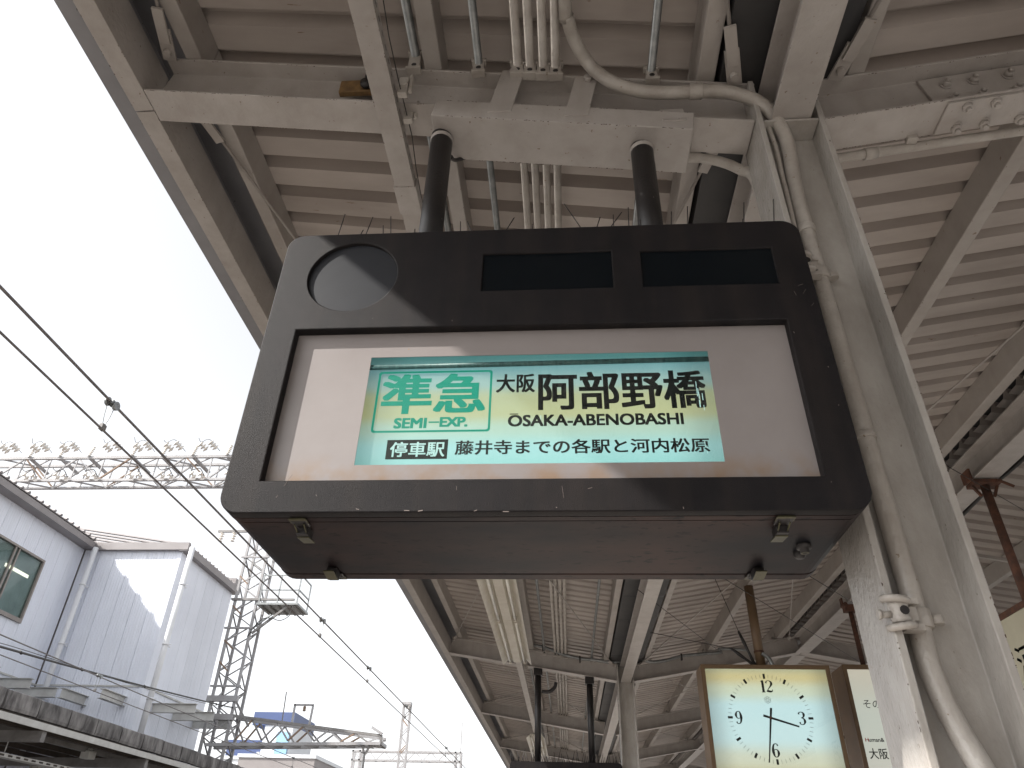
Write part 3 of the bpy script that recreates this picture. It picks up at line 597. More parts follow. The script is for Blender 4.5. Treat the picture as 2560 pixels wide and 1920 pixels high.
dial = build('dial', MB().box((kx0+fw_-.005, FYc, kz0+fw_-.005), (kx1-fw_+.005, FYc+.006, kz1-fw_+.005)), dial_m, ck)
def dpt(a, r): a = math.radians(a); return Vector((cxc+r*math.sin(a), FYc-.002, czc+r*math.cos(a)))
for k in range(60):
    a = k*6; big = k % 5 == 0
    build('minute_mark', MB().bar(dpt(a, CR*(.885 if big else .90)), dpt(a, CR*(1.0 if big else .985)), CR*(.052 if big else .009), .001, (0, 1, 0)), BLACKI if big else MASTD, dial)
# heavy-and-thin numerals drawn as strokes of changing width
def stroke(pts, m, n=8):
    P = smooth([Vector((x, z, w_)) for x, z, w_ in pts], n); L_ = []; R_ = []
    for i, p in enumerate(P):
        t_ = P[min(i+1, len(P)-1)]-P[max(i-1, 0)]; l = math.hypot(t_.x, t_.y) or 1; nx, nz = -t_.y/l, t_.x/l; h_ = max(p.z, .01)/2
        L_.append((p.x+nx*h_, p.y+nz*h_)); R_.append((p.x-nx*h_, p.y-nz*h_))
    o = len(m.v); n_ = len(P)
    m.v += [Vector((x, 0, z)) for x, z in L_]+[Vector((x, 0, z)) for x, z in R_]
    for i in range(n_-1): m.f.append([o+i, o+i+1, o+n_+i+1, o+n_+i])
def numeral(ch):
    m = MB(); T = .055
    if ch == '1': stroke([(.17, .0, .2), (.17, .5, .2), (.17, 1, .2)], m); stroke([(.02, .9, T), (.10, .93, T), (.16, .98, T)], m); stroke([(.02, .02, T), (.17, .02, T), (.34, .02, T)], m)
    if ch == '2': stroke([(.08, .76, .16), (.09, .86, .11), (.2, .965, T), (.36, .975, T), (.50, .86, .16), (.53, .72, .2), (.44, .54, .13), (.26, .34, .07), (.08, .1, .06), (.06, .04, .06)], m); stroke([(.07, .09, .10), (.2, .10, .17), (.36, .07, .16), (.52, .1, .09), (.57, .25, .04)], m)
    if ch == '3': stroke([(.08, .80, .15), (.12, .92, .08), (.26, .975, T), (.42, .93, .10), (.485, .78, .19), (.42, .6, .10), (.26, .53, T)], m); stroke([(.24, .53, T), (.42, .47, .10), (.50, .28, .20), (.42, .08, .10), (.26, .025, T), (.12, .07, .08), (.08, .2, .15)], m)
    if ch == '6': stroke([(.50, .82, .13), (.46, .93, .08), (.34, .975, T), (.19, .88, .11), (.11, .6, .18), (.11, .36, .2), (.17, .1, .11), (.29, .025, T), (.43, .1, .10), (.505, .30, .19), (.45, .5, .10), (.31, .575, T), (.18, .5, .05), (.14, .42, .04)], m)
    return m
def put(ch, x, z, s, flip=False):
    m = numeral(ch); cxx = .3
    for v_ in m.v:
        a, b = (v_.x-cxx)*s, (v_.z-.5)*s
        if flip: a, b = -a, -b
        v_.x, v_.y, v_.z = x+a, FYc-.002, z+b
    build('numeral', m, BLACKI, dial)
S = CR*.275
put('1', cxc-CR*.025, czc+CR*.71, S); put('2', cxc+CR*.085, czc+CR*.71, S); put('3', cxc+CR*.735, czc, S*1.05); put('6', cxc+CR*.0, czc-CR*.70, S*1.08); put('6', cxc-CR*.745, czc, S*1.05, True)
for k in range(6):
    a = k*60; c = dpt(0, CR*.40)+Vector((math.sin(math.radians(a))*CR*.052, 0, math.cos(math.radians(a))*CR*.052))
    rg = MB(); n_ = 14
    for r_ in (CR*.03, CR*.022): rg.v += [c+Vector((r_*math.cos(2*math.pi*i/n_), 0, r_*math.sin(2*math.pi*i/n_))) for i in range(n_)]
    rg.f += [[i, (i+1) % n_, n_+(i+1) % n_, n_+i] for i in range(n_)]; build('maker_mark', rg, MASTD, dial)
def hand(a, r0, r1, w0, w1, dy):
    d = Vector((math.sin(math.radians(a)), 0, math.cos(math.radians(a)))); s_ = Vector((d.z, 0, -d.x)); c = Vector((cxc, FYc-dy, czc))
    P = [c-d*r0-s_*w0, c-d*r0+s_*w0, c+d*r1+s_*w1, c+d*r1-s_*w1]; m = MB(); m.add(P+[p+Vector((0, .003, 0)) for p in P], [(0, 1, 2, 3), (7, 6, 5, 4), (0, 4, 5, 1), (1, 5, 6, 2), (2, 6, 7, 3), (3, 7, 4, 0)]); return m
build('hour_hand', hand(106.5, CR*.17, CR*.66, CR*.026, CR*.018, .010), BLACKI, ck)
build('minute_hand', hand(191.5, CR*.22, CR*.98, CR*.026, CR*.012, .015), BLACKI, ck)
build('centre_boss', MB().cyl((cxc, FYc-.02, czc), (cxc, FYc, czc), CR*.03, 14), RUST, ck)
build('glass', MB().box((kx0+fw_, CKY+.0025, kz0+fw_), (kx1-fw_, CKY+.0035, kz1-fw_)), GLASS, ck)
px_ = (onX(1876, 1452, 2.1).x); pyk = CKY+.17
pxk = onY(1886, 1560, pyk).x
build('hanger_pole', MB().cyl((pxk, pyk, kz1-.003), (pxk, pyk, zu(pxk)+BH+.01), .052, 18), BROWN, ck)
build('pole_band', MB().cyl((pxk, pyk, kz1+.16), (pxk, pyk, kz1+.18), .055, 18), RUST, ck)
build('feed_conduit', MB().tube(smooth([onY(1660+0, 1690, 11.2)] [:0]+[onY(1905, 1633, CKY+.1), onY(1921, 1645, CKY+.1), onY(1930, 1660, CKY+.1), Vector((onY(1930, 1660, CKY+.1).x, CKY+.1, kz1))]), .022, 8), GALV, ck)
for p0, p1 in (((1790, 1453), (1846, 1578)), ((1720, 1600), (1829, 1622))):
    a, b = onY(*p0, CKY+.3), onY(*p1, CKY+.2); e_ = Vector((pxk-.06, CKY+.17, kz1+.02))
    st = build('stay_wire', MB().tube([a+(a-b)*.9, b], .004, 6), DKWIRE, ck)
    build('turnbuckle', MB().tube([b, b.lerp(e_, .3), b.lerp(e_, .6), e_], [.012, .02, .014, .02], 8), DKWIRE, st)
# illuminated advertising board right of the clock
AY = 8.75
A0 = onY(*u7(1105, 270), AY); A1x = A0.x+1.30; az1 = A0.z; az0 = az1-1.15
ad = thing('advert_board', (A0.x+.5, AY+.12, az0), 'brown framed lit advert board between the clock and the near column', 'sign')
af = curve_mesh('case_frame', [[(A0.x, az0), (A1x, az0), (A1x, az1), (A0.x, az1)], [(A0.x+.045, az0+.045), (A0.x+.045, az1-.05), (A1x-.045, az1-.05), (A1x-.045, az0+.045)]], .01, .003); up_plate(af, AY+.013); mesh_part('case_frame', af, BROWN, ad)
build('case_body', MB().box((A0.x+.002, AY+.026, az0+.002), (A1x-.002, AY+.42, az1-.002)), BROWN, ad, .004)
ad_m = backlit('advert_backlit', az0, az1, [(0, (.66, .66, .58)), (.5, (.62, .68, .60)), (1, (.66, .62, .50))], .26, (.3, .3, .27))
af2 = build('advert_face', MB().box((A0.x+.04, AY+.014, az0+.04), (A1x-.04, AY+.02, az1-.04)), ad_m, ad)
def aw(s, px0, px1, py0, py1, m, bold):
    p = onY(*u7(px0, (py0+py1)/2), AY+.012); q_ = onY(*u7(px1, (py0+py1)/2), AY+.012); a = onY(*u7((px0+px1)/2, py0), AY+.012); b = onY(*u7((px0+px1)/2, py1), AY+.012)
    mesh_part('lettering', text_mesh(s, p.x, q_.x, b.z, a.z, AY+.012, bold), m, af2)
aw('その', 1235, 1340, 487, 535, BLACKI, .0); aw('H', 1247, 1268, 716, 740, REDI, .03); aw('uman&', 1269, 1362, 716, 741, BLACKI, .03); aw('大阪', 1272, 1386, 780, 846, BLACKI, .02)
pp = onX(1780+2090/5.53, 1440+1150/5.53, 3.40); ayp = AY+.2
pax = onY(1780+2060/5.53, 1440+1100/5.53, ayp).x
build('hanger_pole', MB().cyl((pax, ayp, az1-.003), (pax, ayp, 4.36), .028, 12), RUST, ad)
build('beam_clamp', MB().box((pax-.07, ayp-.05, 4.28), (pax+.06, ayp+.05, 4.36)).box((pax-.09, ayp-.035, 4.36), (pax-.075, ayp+.035, 4.44)).cyl((pax-.06, ayp-.06, 4.36), (pax-.06, ayp+.06, 4.36), .025, 10), RUST, ad)
# cream board at the right edge, parallel to the track, on rusty poles from the ridge beam
t = thing('station_board', (RIDGE, 5.9, 2.2), 'cream board with dark top rail at the right edge, on a rusty pole', 'sign')
sb = build('board_face', MB().box((3.445, 5.05, 2.35), (3.50, 6.72, 3.345)), mat('board_cream', (.52, .49, .38), (.46, .43, .33), rough=.5, nscale=4), t)
build('top_rail', MB().box((3.435, 5.04, 3.347), (3.51, 6.73, 3.39)), RUST, t)
cpt = onX(2562, 1655, 3.444)
m = text_mesh('河', -.1, .15, cpt.z-.12, cpt.z+.12, 0, .01)
for v_ in m.vertices: v_.co = Vector((3.4438, cpt.y+.09-(v_.co.x+.1)*.95, v_.co.z))
mesh_part('lettering', m, BLACKI, sb)
for yy in (5.68, 6.5):
    po = build('hanger_pole', MB().cyl((RIDGE, yy, 3.38), (RIDGE, yy, 4.345), .034, 14), RUST, t)
    build('beam_clamp', MB().box((RIDGE-.11, yy-.07, 4.345), (RIDGE+.11, yy+.07, 4.375)).box((RIDGE-.13, yy-.07, 4.375), (RIDGE-.112, yy+.06, 4.47)).bar((RIDGE-.05, yy, 4.25), (RIDGE-.10, yy, 4.345), .02).bar((RIDGE+.05, yy, 4.25), (RIDGE+.10, yy, 4.345), .02), RUST, po)
t = thing('black_cable', (3.7, 5.5, 4.25), 'thick black cable slung along the ridge beam at the right edge', 'cable')
def v1(x, y): return (2240+x/4.147, 900+y/4.147)
pts = [onX(*v1(*q), 3.66) for q in ((1420, 930), (1327, 1020), (1130, 1190), (1040, 1260), (900, 1390), (700, 1595))]
pts = [Vector((3.66, pts[0].y-2.5, pts[0].z+.02))]+pts+[Vector((3.66, pts[-1].y+3, pts[-1].z-.02))]
build('cable', MB().tube(pts, .018, 10), BLACKP, t)
build('cable_hanger', MB().cyl((3.55, 5.60, 4.36), (3.66, 5.60, 4.30), .012, 8), RUST, t)
t = thing('roof_strut', (4.6, 7.6, 4.2), 'thin white strut across the roof slope at the right edge', 'strut')
pA = Vector((3.83, 7.4, 4.42)); def_ = None
build('strut', MB().bar((3.60, 7.5, zu(3.6)+.17), (5.75, 7.5, zu(5.75)+.17), .035), CREAM2, t)
# thin guy wires under the right-hand slope
for i, (a, b, Ya, Yb, lb) in enumerate((((1800, 1440), (2160, 1662), 7.0, 10.8, 'thin dark guy wire passing behind the clock pole'), ((2040, 1450), (2170, 1530), 6.4, 8.0, 'short thin guy wire beside the near column'), ((2380, 1172), (2560, 1276), 5.4, 5.9, 'thin guy wire behind the rusty pole'), ((1655, 1520), (1800, 1630), 8.2, 10.9, 'thin guy wire left of the clock'))):
    pa, pb = onY(*a, Ya), onY(*b, Yb); t = thing('guy_wire', pb, lb, 'wire', 'guy wires under the roof'); build('wire', MB().tube([pa-(pb-pa)*.3, pb+(pb-pa)*.05], .0035, 6), DKWIRE, t)
# black sign further along, only its top and poles in view
t = thing('departure_sign', (-.02, 11.39, 2.0), 'distant black sign top with bird spikes and two black poles', 'sign')
Z2 = onY(1400, 1906, 11.2).z
def sb2(y0, y1): return MB().extr(rrect(-.79, .74, 0, .95, .05), (0, y0, Z2-.95), (0, y1, Z2-.95))
build('housing', sb2(11.15, 11.63), CHAR, t)
for x in (-.415, .345): 
    po = build('hanger_pole', MB().cyl((x, 11.39, Z2-.002), (x, 11.39, zu(x)-.001), .046, 16), BLACKP, t)
    build('pole_clamp', MB().box((x-.065, 11.32, zu(x)-.10), (x+.065, 11.46, zu(x)-.002)), BLACKP, po, .006)
build('cable_elbow', MB().tube(smooth([Vector((-.36, 11.36, 3.82)), Vector((-.25, 11.36, 3.82)), Vector((-.17, 11.36, 3.88)), Vector((-.15, 11.36, 3.95))]), .026, 8), BLACKP, t)
sme, _ = MB().tube([(0, 0, 0), (0, 0, .15)], [.006, .002], 5).mesh('bird_spike', Vector((0, 0, 0)))
for k in range(46):
    o = place('bird_spike', sme, (-.77+k*.0333, 11.17+.1*(k % 3), Z2-.002), DKWIRE, t); o.rotation_euler = (random.uniform(-.2, .2), random.uniform(-.35, .35), 0); o.scale = (1, 1, random.uniform(.6, 1.25))
# grey cable draped along the second frame
t = thing('draped_cable', (.5, 11.28, 4.0), 'grey cable drooping along the second beam behind the sign', 'cable')
pts = [onY(950+x/2.602, 1400+y/2.602, 11.27) for x, y in ((960, 550), (1060, 565), (1180, 610), (1300, 640), (1400, 650), (1500, 665), (1580, 655), (1680, 640), (1760, 662), (1850, 655), (1960, 625), (2080, 612), (2212, 600))]
pts += [onY(1800, 1622, 11.27), onY(1870, 1625, 11.27)]
build('cable', MB().tube(smooth(pts), .022, 8), GALV, t)
for p in (pts[3], pts[10], pts[1]): build('cable_clip', MB().box(p+Vector((-.012, -.03, -.06)), p+Vector((.012, .03, .03))), DKWIRE, t)

# ------------------------------------------------------------------ overhead line of the near track
def u4(x, y): return (x/2.765, 1450+y/2.765)
WX = -2.95
KW = 2.95/3.4
def wire_pair(X, zc, zm, y0, y1, lab, drops, yscale=1):
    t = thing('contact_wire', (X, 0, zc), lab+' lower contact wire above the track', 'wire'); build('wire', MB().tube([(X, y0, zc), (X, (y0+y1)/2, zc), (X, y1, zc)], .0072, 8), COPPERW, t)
    t2 = thing('messenger_wire', (X, 0, zm), lab+' upper messenger wire with hanger clamps', 'wire')
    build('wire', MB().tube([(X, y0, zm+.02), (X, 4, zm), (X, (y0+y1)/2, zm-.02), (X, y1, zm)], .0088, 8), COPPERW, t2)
    for Y in drops:
        h = build('dropper', MB().tube(smooth([Vector((X-.02, Y-.012, zm-.02)), Vector((X-.012, Y-.012, (zm+zc)/2)), Vector((X-.004, Y-.006, zc+.035))]), .003, 6).tube(smooth([Vector((X+.02, Y+.012, zm-.02)), Vector((X+.014, Y+.012, (zm+zc)/2)), Vector((X+.004, Y+.006, zc+.035))]), .003, 6), GALV, t2)
        build('messenger_clamp', MB().cyl((X-.025, Y-.02, zm), (X-.008, Y-.02, zm), .030, 14).cyl((X+.008, Y+.022, zm-.012), (X+.03, Y+.022, zm-.012), .030, 14).box((X-.02, Y-.025, zm-.015), (X+.02, Y+.03, zm+.012)), GALV, h)
        build('contact_clamp', MB().box((X-.014, Y-.022, zc-.008), (X+.014, Y+.022, zc+.034)), MASTD, h, .004)
wire_pair(WX, 1.6+2.655*KW, 1.6+2.885*KW, -4, 44, 'near track', (3.84, 8.76, 11.24, 14.22, 19.5, 25))
X2 = -7.5; k2 = 7.5/7
wire_pair(X2, 1.6+2.095*k2, 1.6+2.315*k2, 2, 26, 'far track', (11.85, 21.8))
t = thing('bundled_cable', (-8.4, 12, 4.2), 'dark bundled cable crossing in front of the blue grey building', 'cable')
pts = [onX(*u4(*q), X) for q, X in (((-200, 405), -7.6), ((0, 460), -7.8), ((480, 595), -8.2), ((1000, 735), -8.6), ((1550, 870), -9.1), ((1640, 880), -9.2))]
build('cable', MB().tube(smooth(pts), .016, 8), DKWIRE, t)
pt2 = [p+Vector((0, 0, .045*math.sin(i*1.3))) for i, p in enumerate(pts)]
build('lashing_wire', MB().tube(smooth(pt2), .005, 6), DKWIRE, t)
for i in range(5): 
    p = pts[0].lerp(pts[2], i/5+.1); q = smooth(pts)[3+i*5]; build('cable_tie', MB().cyl(q+Vector((0, -.03, .008)), q+Vector((0, .03, -.008)), .021, 8), DKWIRE, t)

# ------------------------------------------------------------------ opposite platform canopy with concrete edge blocks
oc = thing('opposite_canopy', (-11.5, 14, 0), 'low dark canopy of the opposite platform with weathered concrete edge blocks', 'canopy')
OX = -9.0
def block():
    m = MB(); m.extr([(-.13, 0), (0, 0), (.012, .05), (.004, .27), (-.03, .29), (-.13, .285)], (OX, .02, 3.60), (OX, .89, 3.60)); return m.mesh('edge_block')
bme = [block() for _ in range(3)]
k = 0; y = 7.365
while y < 30:
    me, c = bme[k % 3]; o = place('edge_block', me, c+Vector((random.uniform(-.008, .008), y, random.uniform(-.008, .008)-.004*(y-12)*.5)), CONC, oc); o.rotation_euler = (random.uniform(-.008, .008), random.uniform(-.05, .05), random.uniform(-.012, .012)); y += .91; k += 1
build('fascia', MB().box((OX-.012, 7, 3.45), (OX+.012, 30, 3.555)), STEELW, oc)
build('roof_deck', MB().add([(OX-.02, 7, 3.56), (OX-.02, 30, 3.50), (-13.3, 30, 3.75), (-13.3, 7, 3.8), (OX-.02, 7, 3.595), (OX-.02, 30, 3.54), (-13.3, 30, 3.85), (-13.3, 7, 3.9)], [(0, 1, 2, 3), (7, 6, 5, 4), (0, 4, 5, 1), (1, 5, 6, 2), (2, 6, 7, 3), (3, 7, 4, 0)]), DKROOF, oc)
for i, x in enumerate((-9.35, -9.9, -10.5, -11.1, -11.8)): build('purlin', MB().box((x, 7, 3.46), (x-.07, 30, 3.55)), DKROOF if i != 1 else MASTD, oc)
for Y in (9.5, 13.2, 16.9, 20.6, 24.3):
    build('beam', MB().box((-9.05, Y, 3.28), (-13.2, Y+.12, 3.45)), MASTD, oc); build('column', MB().hsec((-11.6, Y+.06, 0), (-11.6, Y+.06, 3.28), .15, .2, .012, .01, (1, 0, 0)), STEELW, oc)
c = onX(*u4(605, 1215), -9.9)
t = thing('loudspeaker', c, 'small white horn loudspeaker under the opposite canopy', 'speaker')
build('horn', MB().box(c+Vector((-.1, -.12, -.06)), c+Vector((.1, .14, .09))).box(c+Vector((-.05, -.06, .09)), c+Vector((.05, .06, .14))), STEELW, t, .02)
build('bracket', MB().bar(c+Vector((0, 0, .13)), (c.x, c.y, 3.47), .03), RUST, t)
t = thing('cable_tray', (-10.2, 14, 2.9), 'perforated white cable tray under the opposite canopy', 'cable tray')
build('tray', MB().box((-9.75, 7.5, 3.03), (-9.55, 24, 3.09)), STEELW, t)
for Y in (9.56, 13.26, 16.96): build('hanger_rod', MB().cyl((-9.65, Y, 3.09), (-9.65, Y, 3.285), .01, 6), STEELW, t)
for k in range(44): build('slot', MB().box((-9.552+.004, 9.5+k*.22, 3.045), (-9.5475, 9.62+k*.22, 3.075)), DKROOF, t)

# ------------------------------------------------------------------ metal clad building behind the opposite platform
bd = thing('metal_clad_building', (-13, 18, -1.2), 'pale blue grey building with vertical ribbed metal siding and white downpipes', 'building')
AX, BY, CX, CY1 = -13.45, 18.7, -10.6, 22.3
def ribpanel(wd, h):
    """one cladding panel: shallow ribs, facing +X, width along Y"""
    m = MB(); n = max(6, int(wd/.075)); st = wd/n; pr = [(0, -.04)]
    for i in range(n): pr += [(i*st+.004, 0), (i*st+st*.55, 0), (i*st+st*.66, -.005), (i*st+st*.9, -.005)]
    pr += [(wd, 0), (wd, -.04)]
    V = [(b, a, 0) for a, b in pr]+[(b, a, h) for a, b in pr]; k_ = len(pr)
    m.add(V, [(i, (i+1) % k_, k_+(i+1) % k_, k_+i) for i in range(k_)]); m.f.append(list(range(k_-1, -1, -1))); m.f.append(list(range(k_, 2*k_))); return m.mesh('wall_panel', Vector((0, 0, 0)))[0]
H0, H1 = -1.2, 8.85
pa = ribpanel(.452, H1-H0); pb = ribpanel(.46, H1-H0); pc = ribpanel(.592, H1-H0)
wy0, wy1, wz0_, wz1_ = 15.3, 17.30, 6.42, 8.02
top_p = ribpanel(.452, H1-wz1_); bot_p = ribpanel(.452, wz0_-H0)
nA = 24
for i in range(nA):
    y0 = BY-.03-(i+1)*.456
    if y0+.452 > wy0+.02 and y0 < wy1-.02:
        place('wall_panel', top_p, (AX, y0, wz1_), WALLP, bd); place('wall_panel', bot_p, (AX, y0, H0), WALLP, bd)
    else: place('wall_panel', pa, (AX, y0, H0), WALLP, bd)
x = AX+.02; i = 0
while x < CX-.08:
    o = place('wall_panel', pb, (x, BY, H0), WALLP, bd); o.rotation_euler = (0, 0, -math.pi/2); x += .466
y = BY+.02
while y < CY1-.3: place('wall_panel', pc, (CX, y, H0), WALLP, bd); y += .597
CY1 = y
build('corner_trim', MB().box((CX-.09, BY-.012, H0), (CX+.012, BY+.018, H1)), WALLP, bd)
build('inner_wall', MB().box((-20, 8, H0), (AX-.045, BY+.04, H1-.05)).box((-20, BY+.05, H0), (CX-.045, CY1, H1-.05)), GREYB, bd)
# eaves: trim boards and corrugated roof ends
build('eave_trim', MB().box((AX-.05, 7.9, H1+.0), (-13.1, BY-.12, H1+.16)), EAVE, bd)
build('eave_trim', MB().box((-13.1, BY-.13, H1-.03), (CX+.20, BY-.015, H1+.18)), EAVE, bd)
build('eave_trim', MB().box((CX-.05, BY-.115, H1-.06), (CX+.18, CY1+.15, H1+.13)), EAVE, bd)
rf = build('roof', MB().add([(-13.08, 7.9, 9.05), (-13.08, BY-.2, 9.05), (-20, BY-.2, 10.1), (-20, 7.9, 10.1), (-13.08, 7.9, 9.03), (-13.08, BY-.2, 9.03), (-20, BY-.2, 10.0), (-20, 7.9, 10.0)], [(0, 1, 2, 3), (7, 6, 5, 4), (0, 4, 5, 1), (1, 5, 6, 2), (2, 6, 7, 3), (3, 7, 4, 0)]), EAVE, bd)
rib, rc = MB().extr([(-.05, 0), (.05, 0), (.025, .048), (-.025, .048)], (0, 0, 0), (-6.5, 0, .985)).mesh('roof_rib', Vector((0, 0, 0)))
for k in range(40): place('roof_rib', rib, (-13.06, BY-.3-k*.27, 9.055), EAVE, rf)
rf2 = build('roof', MB().box((-20, BY-.1, H1+.0), (CX+.16, CY1+.1, H1+.1)), EAVE, bd)
for k in range(14): place('roof_rib', rib, (CX+.15, BY+.05+k*.27, H1+.135), EAVE, rf2)
build('roof_vent_box', MB().box((CX-.3, CY1-.2, H1+.1), (CX+.12, CY1+.15, H1+.38)), EAVE, rf2)
# window
win = build('window', MB().box((AX-.03, wy0, wz0_), (AX+.05, wy0+.05, wz1_)).box((AX-.03, wy1-.05, wz0_), (AX+.05, wy1, wz1_)).box((AX-.03, wy0+.05, wz0_), (AX+.07, wy1-.05, wz0_+.09)).box((AX-.03, wy0+.05, wz1_-.05), (AX+.05, wy1-.05, wz1_)).box((AX-.02, (wy0+wy1)/2-.14, wz0_+.09), (AX+.03, (wy0+wy1)/2-.09, wz1_-.05)).box((AX-.02, (wy0+wy1)/2+.0, wz0_+.09), (AX+.03, (wy0+wy1)/2+.04, wz1_-.05)), WINF, bd)
PANE = glass('window_glass', (.8, .86, .85), 1.5)
build('window_pane', MB().box((AX-.005, wy0+.05, wz0_+.09), (AX-.001, wy1-.05, wz1_-.05)), PANE, win)
build('room', MB().box((AX-.044, wy0, wz0_), (AX-.04, wy1, wz1_)), mat('room_dark', (.34, .38, .37), (.24, .27, .27), rough=.8, nscale=1.5), win)
lt = mat('lit_office_tube', (.8, .78, .7)); lt.node_tree.nodes['Principled BSDF'].inputs['Emission Color'].default_value = (1, .9, .7, 1); lt.node_tree.nodes['Principled BSDF'].inputs['Emission Strength'].default_value = .7
build('office_tube_light', MB().box((AX-.038, 16.12, 7.46), (AX-.03, 17.02, 7.54)), lt, win)
# downpipes
for (x, lab) in ((-12.97, 0), (-10.19, 1)):
    dp = build('downpipe', MB().cyl((x, BY-.27, 3.4), (x, BY-.27, H1-.03), .072, 14), PVC, bd)
    for z in (4.9, 6.2, 7.75): build('pipe_bracket', MB().cyl((x, BY-.27, z), (x, BY-.27, z+.06), .082, 14).box((x-.01, BY-.2, z+.01), (x+.01, BY-.01, z+.04)).box((x+.05, BY-.28, z+.02), (x+.16, BY-.26, z+.035)), PVC, dp)
# steel stub beams and a ledger below
def stub(a, b): build('stub_beam', MB().hsec(a, b, .14, .22, .012, .01), STEELW, bd)
for Y in (19.4, 20.55, 21.8): stub((CX+.002, Y, 4.78), (CX+1.15, Y, 4.78))
for Xs in (-12.0, -11.0): stub((Xs, BY-.002, 4.80), (Xs-.02, BY-1.0, 4.80))
for Y in (18.0, 17.0, 15.8): stub((AX+.002, Y, 4.86), (AX+1.1, Y, 4.86))
build('ledger', MB().box((AX+.005, 8, 5.25), (AX+.03, BY-.02, 5.29)).box((AX+.02, BY-.03, 5.25), (CX+.03, BY-.005, 5.29)).box((CX+.005, BY+.01, 5.25), (CX+.03, CY1, 5.29)), STEELW, bd)

# ------------------------------------------------------------------ lattice mast with signal gantry, cantilever and work platform
ms = thing('catenary_mast', (-9.5, 21.3, -1.2), 'tall steel lattice mast with cantilever truss and wide insulator gantry', 'mast')
MX0, MX1, MY0, MY1 = -9.83, -9.17, 21.0, 21.6
def strut(name, p0, p1, a, m=MASTP, par=None, b=None): return build(name, MB().bar(p0, p1, a, b), m, par or ms)
for x in (MX0, MX1):
    for yy in (MY0, MY1): strut('leg', (x, yy, -1.2), (x, yy, 13.2), .07)
z = 3.2; k = 0
while z < 12.6:
    for (xa, ya, xb, yb) in ((MX0, MY0, MX1, MY0), (MX0, MY1, MX1, MY1), (MX0, MY0, MX0, MY1), (MX1, MY0, MX1, MY1)):
        a, b = ((xa, ya), (xb, yb)) if k % 2 else ((xb, yb), (xa, ya))
        strut('brace', (*a, z), (*b, z+.42), .032, MASTP if (k*3+int(xa*10)) % 4 else MASTD)
    z += .42; k += 1
RUSTM = mat('mast_rusty', (.27, .19, .14), (.2, .14, .1), rough=.8, nscale=6)
for z in (4.95, 5.42, 5.75, 7.35, 8.2, 9.5):
    strut('band', (MX0-.12, MY0-.03, z), (MX1+.1, MY0-.03, z), .06 if z > 5.5 else .12, MASTP, None, .05 if z > 5.5 else .15)
for z in (6.15, 6.75, 7.75, 8.65): strut('step_bar', (MX0-.02, MY0-.05, z+.25), (MX0+.28, MY0-.05, z), .04, RUSTM)
# work platform with railing on the right of the mast
fl = build('work_platform', MB().box((-9.1, 20.85, 8.0), (-7.85, 21.9, 8.06)), GALV, ms)
for a, b in (((-9.05, 20.9, 8.06), (-9.05, 20.9, 8.9)), ((-7.9, 20.9, 8.06), (-7.9, 20.9, 8.9)), ((-7.9, 21.85, 8.06), (-7.9, 21.85, 8.9)), ((-9.05, 20.9, 8.9), (-7.9, 20.9, 8.9)), ((-9.05, 20.9, 8.45), (-7.9, 20.9, 8.45)), ((-7.9, 20.9, 8.9), (-7.9, 21.85, 8.9)), ((-7.9, 20.9, 8.45), (-7.9, 21.85, 8.45)), ((-8.5, 20.9, 8.06), (-8.5, 20.9, 8.9))):
    build('rail', MB().bar(a, b, .035), GALV, fl)
for k in range(5): build('grating_bar', MB().box((-9.0+k*.25, 20.9, 7.96), (-8.96+k*.25, 21.85, 7.999)), MASTD, fl)
strut('platform_brace', (-9.1, 20.98, 7.2), (-8.15, 20.95, 8.0), .06, MASTD); strut('platform_arm', (-9.9, 20.93, 8.17), (-8.0, 20.93, 8.17), .06, MASTD)
strut('bracket_arm', (-9.15, 20.97, 7.3), (-8.6, 20.9, 7.72), .04, GALV)
build('loop_cable', MB().tube(smooth([Vector((-9.2, 20.95, 7.1)), Vector((-8.9, 20.9, 7.55)), Vector((-8.6, 20.9, 7.62)), Vector((-8.3, 20.9, 7.55)), Vector((-8.05, 20.9, 7.7)), Vector((-8.05, 20.9, 7.98))]), .012, 6), DKWIRE, ms)
# cantilever truss over the tracks
tx0, tx1 = -9.25, -4.93
def tt(x): return 4.96-.105*(x+8.88)*1.0
def tb(x): return 4.36+.0*(x)
for yy in (20.95, 21.55):
    strut('truss_chord', (tx0, yy, tt(tx0)), (tx1, yy, tt(tx1)), .065, MASTD if yy < 21 else MASTP); strut('truss_chord', (tx0-.45, yy, 4.26), (tx1, yy, 4.36), .075)
    x = tx0; k = 0
    while x < tx1-.1:
        xn = min(x+.36, tx1); 
        strut('truss_brace', (x, yy, tb(x)+.03 if k % 2 else tt(x)-.03), (xn, yy, tt(xn)-.03 if k % 2 else tb(xn)+.03), .04, (MASTP, RUSTM, MASTD, MASTP)[k % 4]); x = xn; k += 1
k = 0; x = tx0
while x < tx1:
    strut('truss_brace', (x, 20.95, 4.33), (min(x+.5, tx1), 21.55, 4.33), .05, MASTD); x += .5
strut('truss_end', (tx1, 20.95, 4.36), (tx1, 21.55, 4.36), .08); strut('truss_end', (tx1, 20.95, 4.33), (tx1, 20.95, 4.56), .06, MASTD); strut('truss_end', (-5.2, 20.9, 4.74), (-4.9, 20.9, 4.58), .07)
fr_ = [((-7.44, 21.0, 4.85), (-7.44, 21.0, 5.30)), ((-6.95, 21.0, 4.80), (-6.93, 21.0, 5.28)), ((-7.46, 21.0, 5.29), (-6.91, 21.0, 5.29))]
for a, b in fr_: strut('arrester_frame', a, b, .05)
build('arrester', MB().lathe([(.0, 0), (.03, .01), (.05, .03), (.03, .05), (.05, .07), (.03, .09), (.05, .11), (.02, .14), (0, .15)], (-7.16, 21.0, 5.12), (0, 0, 1), 10), RUSTM, ms)
